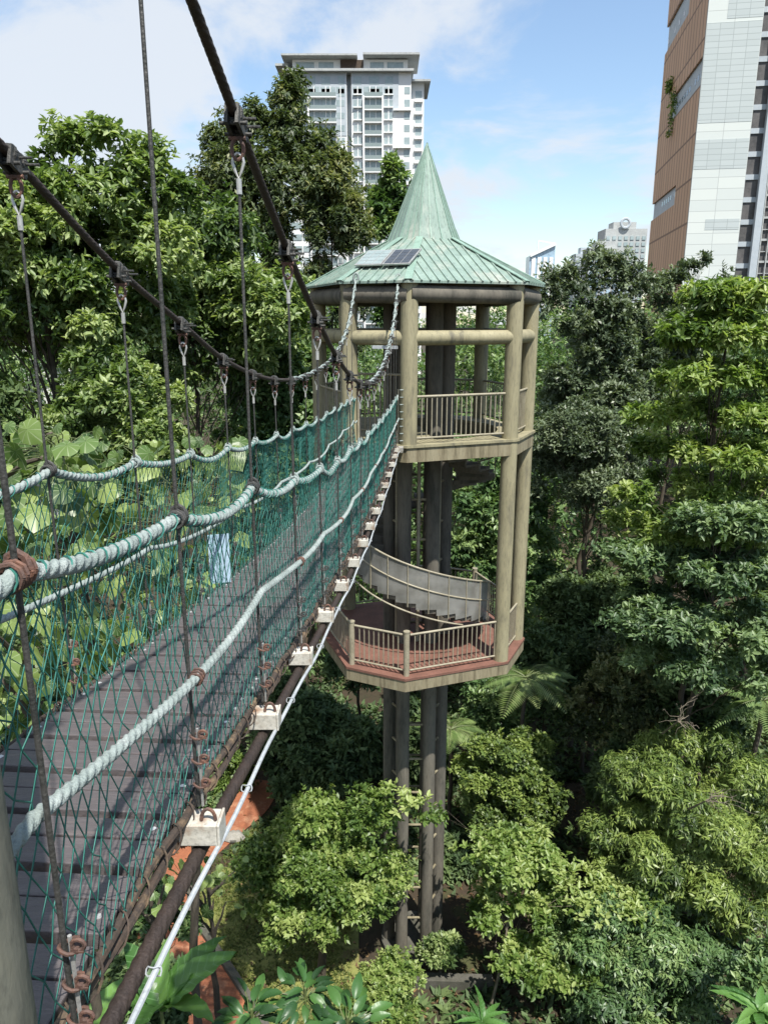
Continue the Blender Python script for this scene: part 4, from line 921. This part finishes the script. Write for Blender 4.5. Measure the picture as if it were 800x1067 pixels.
# ---- big leaved plants
def big_leaves(name, centres, dirs, L, W, mat, parent, kind='heart', r=None, cup=.16, petiole=None):
    """blades as fans/strips with their own leaf coordinates; centres = base of each blade"""
    Vs, Fs, lc, tn = [], [], [], []; n0 = 0
    if kind == 'heart':
        an = np.radians([0,22,48,78,110,140,165,180,195,220,250,282,312,338]); ra = np.array([1.0,.80,.74,.72,.66,.60,.50,.30,.50,.60,.66,.72,.74,.80])
        outl = np.stack([np.sin(an)*ra*.5, np.cos(an)*ra*.5+.18], 1)   # x across, y along, base at y=.03
    for B, D, Lk in zip(centres, dirs, L):
        D = np.array(D)/np.linalg.norm(D); up = np.array([0,0,1.]) + r.normal(0,.25 if kind != 'heart' else .5,3); S = np.cross(D, up); S /= np.linalg.norm(S); Nn = np.cross(S, D); t = r.uniform(0,1)
        if kind == 'heart':
            K = len(outl); rings = [outl*.02+np.array([0,.16*.98]), outl*.55+np.array([0,.072]), outl]; V = []
            for q in rings:
                for x, y in q:
                    rr = math.hypot(x, y-.16); wob = .03*math.sin(9*math.atan2(x, y-.16)+t*9)*rr*3
                    V.append(B + S*x*Lk*W + D*y*Lk + Nn*Lk*(-cup*rr*rr*3.2 + wob - .05*abs(x)))
            F = [(a*K+i, a*K+(i+1)%K, (a+1)*K+(i+1)%K, (a+1)*K+i) for a in (0,1) for i in range(K)]
            l = [(x, y-.16, 0) for q in rings for x, y in q]
        else:
            ny, V, F, l = 12, [], [], []
            for j in range(ny+1):
                y = j/ny; w = W*math.sin(math.pi*min(1,y**.8*.97+.03))**.75*.5; bend = -cup*2.2*y*y
                for k_, x in enumerate((-1,-.5,0,.5,1)):
                    V.append(B + D*y*Lk*(1-.12*y) + S*x*w*Lk + Nn*Lk*(bend + .35*w*abs(x) + .02*math.sin(y*30+x*3+t*9)*abs(x)) ); l.append((x*w*1.0, y, 0))
            F = [(j*5+k_, j*5+k_+1, j*5+k_+6, j*5+k_+5) for j in range(ny) for k_ in range(4)]
        Vs.append(np.array(V)); Fs.append(np.array(F)+n0); n0 += len(V); lc += l; tn += [np.clip(t+r.normal(0,.05),0,1)]*len(F)
    return np_mesh(name, np.concatenate(Vs), np.concatenate(Fs), M[mat], parent, tint=np.array(tn), lc=np.array(lc))
def smooth_all(o):
    o.data.shade_smooth(); return o
def macaranga(label, u0, v0, u1, v1, Y, n, L, seed, mat='lf_big', group=None, dy=2.2, name='big_leaf_tree'):
    r = np.random.default_rng(seed); p = at((u0+u1)/2, (v0+v1)/2, Y); bx, by = p.x, Y+.3; bz = float(gz(bx,by))-.1
    t = thing(name, (bx,by,bz), label, 'tree', group); m = MB(); pm = MB(); top = at((u0+u1)/2, v0+8, Y)
    pts = wiggle((bx,by,bz), (p.x, p.y, top.z-.6), r, 9, .05); m.tube(pts, np.linspace(.11,.03,9), 10)
    B, D, Ls = [], [], []
    nb = 9; ends = []
    for i in range(nb):
        e = np.array(at(r.uniform(u0+5,u1-5), r.uniform(v0+10, v1), Y+r.uniform(-dy,dy)*.8)); s = pts[np.argmin(np.abs(pts[:,2]-(e[2]-.8)))]; q = wiggle(s, e, r, 6, .1); m.tube(q, np.linspace(.045,.015,6), 7); ends += [q[-1], q[-2], q[-3]]
    ends = np.array(ends + [pts[-1], pts[-2]])
    for i in range(n):
        e = np.array(at(r.uniform(u0,u1), v0+(v1-v0)*r.random(), Y+r.uniform(-dy,dy)))
        c = ends[np.argmin(np.linalg.norm(ends-e, axis=1))]; d = e-c; Lk = L*r.uniform(.35,1.25)
        D0 = np.array([d[0]*.5+r.normal(0,.6), d[1]*.4-.35+r.normal(0,.5), -.35-abs(r.normal(0,.45))]); D0 /= np.linalg.norm(D0)
        B.append(e); D.append(D0); Ls.append(Lk); q = wiggle(c, e+D0*Lk*.16, r, 4, .1); (pm.tube(q, .0055, 5, caps=False) if i % 2 else None)
    m.build('trunk', M['bark'], t); pm.build('leaf_stalks', M['lf_stalk'], t); smooth_all(big_leaves('crown', B, D, Ls, 1.0, mat, t, 'heart', r))
    return t
M['lf_stalk'] = surf('green_stalks', (.12,.16,.05), (.09,.11,.04), 4, .6)
macaranga('tree with large pale rounded leaves pressing against the left net, at the left edge', -70, 440, 110, 780, 9.5, 480, .40, 61)
macaranga('tree with large pale rounded leaves behind the left net, nearer the middle of the bridge', 90, 455, 250, 720, 11.5, 360, .42, 62)
macaranga('lower tree with large rounded leaves seen through the bottom of the left net', -40, 640, 120, 860, 8.0, 200, .38, 63)
macaranga('small tree with rounded pale leaves just right of the bearing cable, above the grass', 170, 885, 262, 950, 15.5, 34, .52, 64, name='big_leaf_sapling', dy=.6)
macaranga('small tree with rounded leaves between bridge deck and bearing cable', 138, 890, 178, 990, 12.0, 16, .40, 65, name='big_leaf_sapling', dy=.5)
def rosette(name, label, cat, u, v, Y, n, L, W, mat, seed, cup=.2, rise=(.2,.9), stem=True, spread=0, cat2=None):
    r = np.random.default_rng(seed); p = np.array(at(u, v, Y)); g0 = float(gz(p[0],p[1]))-.1; t = thing(name, (p[0],p[1],g0), label, cat)
    B, D, Ls = [], [], []
    m = MB(); m.tube(wiggle((p[0],p[1],g0), p, r, 8, .03), np.linspace(.07,.03,8) if p[2]-g0 > .5 else .04, 8)
    for i in range(n):
        a = i*2.399+r.uniform(-.2,.2); rr = r.uniform(0, spread); s = p + np.array([math.cos(a)*rr, math.sin(a)*rr, -r.uniform(0,.5)*spread]); e = r.uniform(*rise)
        if spread: m.tube(wiggle(p-[0,0,.5*spread], s, r, 4, .1), .012, 5)
        B.append(s); D.append(np.array([math.cos(a), math.sin(a), e])); Ls.append(L*r.uniform(.7,1.15))
    m.build('stem', M['lf_stalk'], t); smooth_all(big_leaves('leaves', B, D, Ls, W, mat, t, 'strap', r, cup)); return t
rosette('banana_plant', 'banana plant with broad ribbed leaves beside the bearing cable at the bottom', 'banana plant', 168, 1052, 10.5, 7, 1.5, .34, 'lf_banana', 71, .16, (.5,1.6))
rosette('banana_plant', 'small banana plant hidden under the bridge edge at the bottom left', 'banana plant', 88, 1075, 9.5, 5, 1.1, .32, 'lf_banana', 72, .18, (.5,1.3))
for i, (u, v, Y, lb) in enumerate([(262,1052,13.0,'leftmost of the dark broad leaved shrubs along the bottom edge'),(318,1030,13.4,'middle one of the dark broad leaved shrubs along the bottom edge, below the grass'),(362,1060,12.6,'rightmost of the dark broad leaved shrubs along the bottom edge')]):
    rosette('broad_leaf_shrub', lb, 'shrub', u, v, Y, 36, .52, .40, 'lf_broad', 80+i, .2, (-.1,.9), spread=.6)
rosette('nest_fern', 'bright strap leaved plant at the bottom centre right of the shrubs', 'fern', 502, 1066, 15.5, 16, .9, .2, 'lf_banana', 90, .3, (.3,1.4))
rosette('nest_fern', 'bright strap leaved plant at the bottom edge in the right corner', 'fern', 790, 1056, 12.5, 16, .8, .26, 'lf_banana', 91, .3, (.2,1.2))
# ferns and palms built from fronds
def frond_plant(name, label, cat, u, v, Y, nf, L, mat, seed, lw=.30, rise=.5, trunk=True, arch=.9, nl=26):
    r = np.random.default_rng(seed); p = np.array(at(u, v, Y)); g0 = float(gz(p[0],p[1]))-.1; t = thing(name, (p[0],p[1],g0), label, cat)
    m = MB(); m.tube(wiggle((p[0],p[1],g0), p, r, 8, .03), np.linspace(.09,.07,8), 9); m.build('trunk', M['bark'], t)
    m = MB(); B, D, Nn, Ls, Ws, T = [], [], [], [], [], []
    for i in range(nf):
        a = i*2.399 + r.uniform(-.25,.25); d = np.array([math.cos(a), math.sin(a), 0]); e = rise*r.uniform(.5,1.3); Lk = L*r.uniform(.8,1.15)
        s = np.linspace(0,1,14)[:,None]; q = p + d*Lk*s + np.array([0,0,1])*Lk*(e*s - arch*s*s*.75); m.tube(q, np.linspace(.018,.004,14), 5); side = np.array([-d[1], d[0], 0]); tt = r.uniform(.2,.9)
        for x in np.linspace(.10, .99, nl):
            c = p + d*Lk*x + np.array([0,0,1])*Lk*(e*x - arch*x*x*.75); ll = Lk*lw*math.sin(math.pi*(x*.8+.16))
            for sg in (-1,1): B.append(c); D.append(side*sg + d*.35 + np.array([0,0,-.25])); Ls.append(ll); Ws.append(max(.02, Lk/nl*.85)); T.append(tt+r.normal(0,.08)); Nn.append([0,0,1.])
    m.build('frond_ribs', M['lf_stalk'], t)
    V, F = leaf_geo(np.array(B), unit(np.array(D)), np.array(Nn), np.array(Ls), np.array(Ws), .1, .12)
    np_mesh('fronds', V, F, M[mat], t, tint=np.clip(np.array(T),0,1)); return t
frond_plant('tree_fern', 'bright tree fern under the right corner of the lower platform', 'tree fern', 548, 706, 25.5, 14, 1.9, 'lf_bright', 101)
frond_plant('tree_fern', 'tree fern half hidden behind the shaft, left of the brighter one', 'tree fern', 470, 760, 25.0, 12, 1.6, 'lf_bright', 102)
frond_plant('palm', 'feathery palm in the shade at the right edge above the domed tree', 'palm', 795, 730, 20.0, 12, 1.6, 'lf_mid', 104, lw=.22)
# dead twigs poking out of the domed tree
for i, (u, v, Y, lb) in enumerate([(706,752,18.0,'dead bare branch sticking out of the top of the domed tree'), (735,835,17.0,'pale dead branch lying on the face of the domed tree')]):
    r = np.random.default_rng(120+i); p = np.array(at(u,v,Y)); t = None; m = MB(); 
    for k in range(9):
        e = p + np.array([r.uniform(.1,1.1)*(1 if i else .5), r.uniform(-.3,.3), r.uniform(-.15,.35)*(1 if i else 2.2)]); q = wiggle(p, e, r, 6, .3); m.tube(q, np.linspace(.016,.004,6), 5)
        for _ in range(2): m.tube(wiggle(q[r.integers(2,5)], e + r.normal(0,.25,3), r, 4, .3), np.linspace(.007,.003,4), 4)
    m.tube([p + [0,.9,-.9], p + [0,.3,-.3], p], [.03,.022,.016], 6)
    m.build('dead_branch', M['bark_pale'], None, label=lb, cat='branch')
# stones near the foot of the tower and beside the path
def rock(name, x, y, s, seed, label):
    r = np.random.default_rng(seed); m = MB(); z = float(gz(x,y)); V, F = [], []
    for j in range(7):
        for i in range(10):
            a = i*.6283; ph = math.pi*j/6; k = 1 + r.uniform(-.14,.14); V.append((x+s*1.2*k*math.sin(ph)*math.cos(a), y+s*k*math.sin(ph)*math.sin(a), z+s*.25+s*.6*k*math.cos(ph)))
    F = [(j*10+i, j*10+(i+1)%10, (j+1)*10+(i+1)%10, (j+1)*10+i) for j in range(6) for i in range(10)]
    m.add(V, F); m.build(name, M['stone'], None, label=label, cat='rock')
q = at(232, 882, 23.5); rock('rock', q.x+.2, 24.6, .33, 5, 'pale rock lying beside the red path just below the nearest beam end')
q = at(455, 1020, 17.6)
low = MB(); c = at(470,1022,18.4); low.prism([(c.x-1.6,18.0),(c.x+1.2,17.9),(c.x+1.2,18.2),(c.x-1.6,18.3)], float(gz(c.x,18))-.2, float(gz(c.x,18))+.32)
low.build('garden_wall', M['kerb'], None, smooth=False, bevel=.02, label='low mossy concrete edge in front of the shaft foot', cat='low wall')

# ------------------------------------------------------------------ sky, sun, camera
SUN_EL, SUN_AZ = math.radians(61), math.radians(154)     # azimuth clockwise from +Y
w = bpy.data.worlds.new('World'); SC.world = w; w.use_nodes = True; nt = w.node_tree
bg = nt.nodes['Background']; sky = nt.nodes.new('ShaderNodeTexSky'); sky.sky_type = 'NISHITA'; sky.sun_disc = False
sky.sun_elevation = SUN_EL; sky.sun_rotation = SUN_AZ; sky.air_density = 1.3; sky.dust_density = .25; sky.ozone_density = 4.0
tc = nt.nodes.new('ShaderNodeTexCoord'); sx = nt.nodes.new('ShaderNodeSeparateXYZ'); nt.links.new(tc.outputs['Generated'], sx.inputs[0])
# clouds on a flat layer: direction divided by height
ad = N(nt, 'ShaderNodeMath', operation='ADD'); nt.links.new(sx.outputs[2], ad.inputs[0]); ad.inputs[1].default_value = .22
def div(o):
    d = N(nt, 'ShaderNodeMath', operation='DIVIDE'); nt.links.new(o, d.inputs[0]); nt.links.new(ad.outputs[0], d.inputs[1]); return d.outputs[0]
cx = nt.nodes.new('ShaderNodeCombineXYZ'); nt.links.new(div(sx.outputs[0]), cx.inputs[0]); nt.links.new(div(sx.outputs[1]), cx.inputs[1]); cx.inputs[2].default_value = 3.7
n1 = nt.nodes.new('ShaderNodeTexNoise'); n1.inputs['Scale'].default_value = 1.9; n1.inputs['Detail'].default_value = 9; n1.inputs['Roughness'].default_value = .58; n1.inputs['Distortion'].default_value = .35
nt.links.new(cx.outputs[0], n1.inputs['Vector'])
lf = N(nt, 'ShaderNodeMapRange'); lf.inputs[1].default_value = .12; lf.inputs[2].default_value = -.42; lf.inputs[3].default_value = .03; lf.inputs[4].default_value = .17
nt.links.new(sx.outputs[0], lf.inputs[0])
su = N(nt, 'ShaderNodeMath', operation='ADD'); nt.links.new(n1.outputs[0], su.inputs[0]); nt.links.new(lf.outputs[0], su.inputs[1])
cov = N(nt, 'ShaderNodeMapRange', interpolation_type='SMOOTHSTEP'); cov.inputs[1].default_value = .49; cov.inputs[2].default_value = .68; cov.inputs[3].default_value = .07; cov.inputs[4].default_value = .92
nt.links.new(su.outputs[0], cov.inputs[0])
mxs = nt.nodes.new('ShaderNodeMixRGB'); nt.links.new(cov.outputs[0], mxs.inputs[0]); nt.links.new(sky.outputs[0], mxs.inputs[1]); mxs.inputs[2].default_value = (4.3, 4.6, 5.0, 1)
nt.links.new(mxs.outputs[0], bg.inputs[0]); bg.inputs[1].default_value = .118
sun = bpy.data.lights.new('sun', 'SUN'); sun.energy = 4.9; sun.angle = math.radians(.6); sun.color = (1, .955, .88)
so = bpy.data.objects.new('sun', sun); C.objects.link(so)
sd = Vector((math.sin(SUN_AZ)*math.cos(SUN_EL), math.cos(SUN_AZ)*math.cos(SUN_EL), math.sin(SUN_EL)))
so.rotation_euler = sd.to_track_quat('Z', 'Y').to_euler(); so.location = (0,0,60)
cam = bpy.data.cameras.new('camera'); co = bpy.data.objects.new('camera', cam); C.objects.link(co); SC.camera = co
cam.sensor_fit = 'HORIZONTAL'; cam.sensor_width = 36; cam.lens = 36*FPX/800; cam.clip_start = .02; cam.clip_end = 6000
co.location = (0,0,0); co.rotation_euler = (math.radians(90)-PITCH, 0, 0)
SC.view_settings.view_transform = 'Standard'; SC.view_settings.look = 'None'; SC.view_settings.exposure = .66; SC.view_settings.gamma = 1
cy = SC.cycles; cy.use_denoising = True; cy.max_bounces = 7; cy.diffuse_bounces = 3; cy.glossy_bounces = 2; cy.transmission_bounces = 3; cy.transparent_max_bounces = 10
cy.caustics_reflective = False; cy.caustics_refractive = False; cy.sample_clamp_indirect = 6
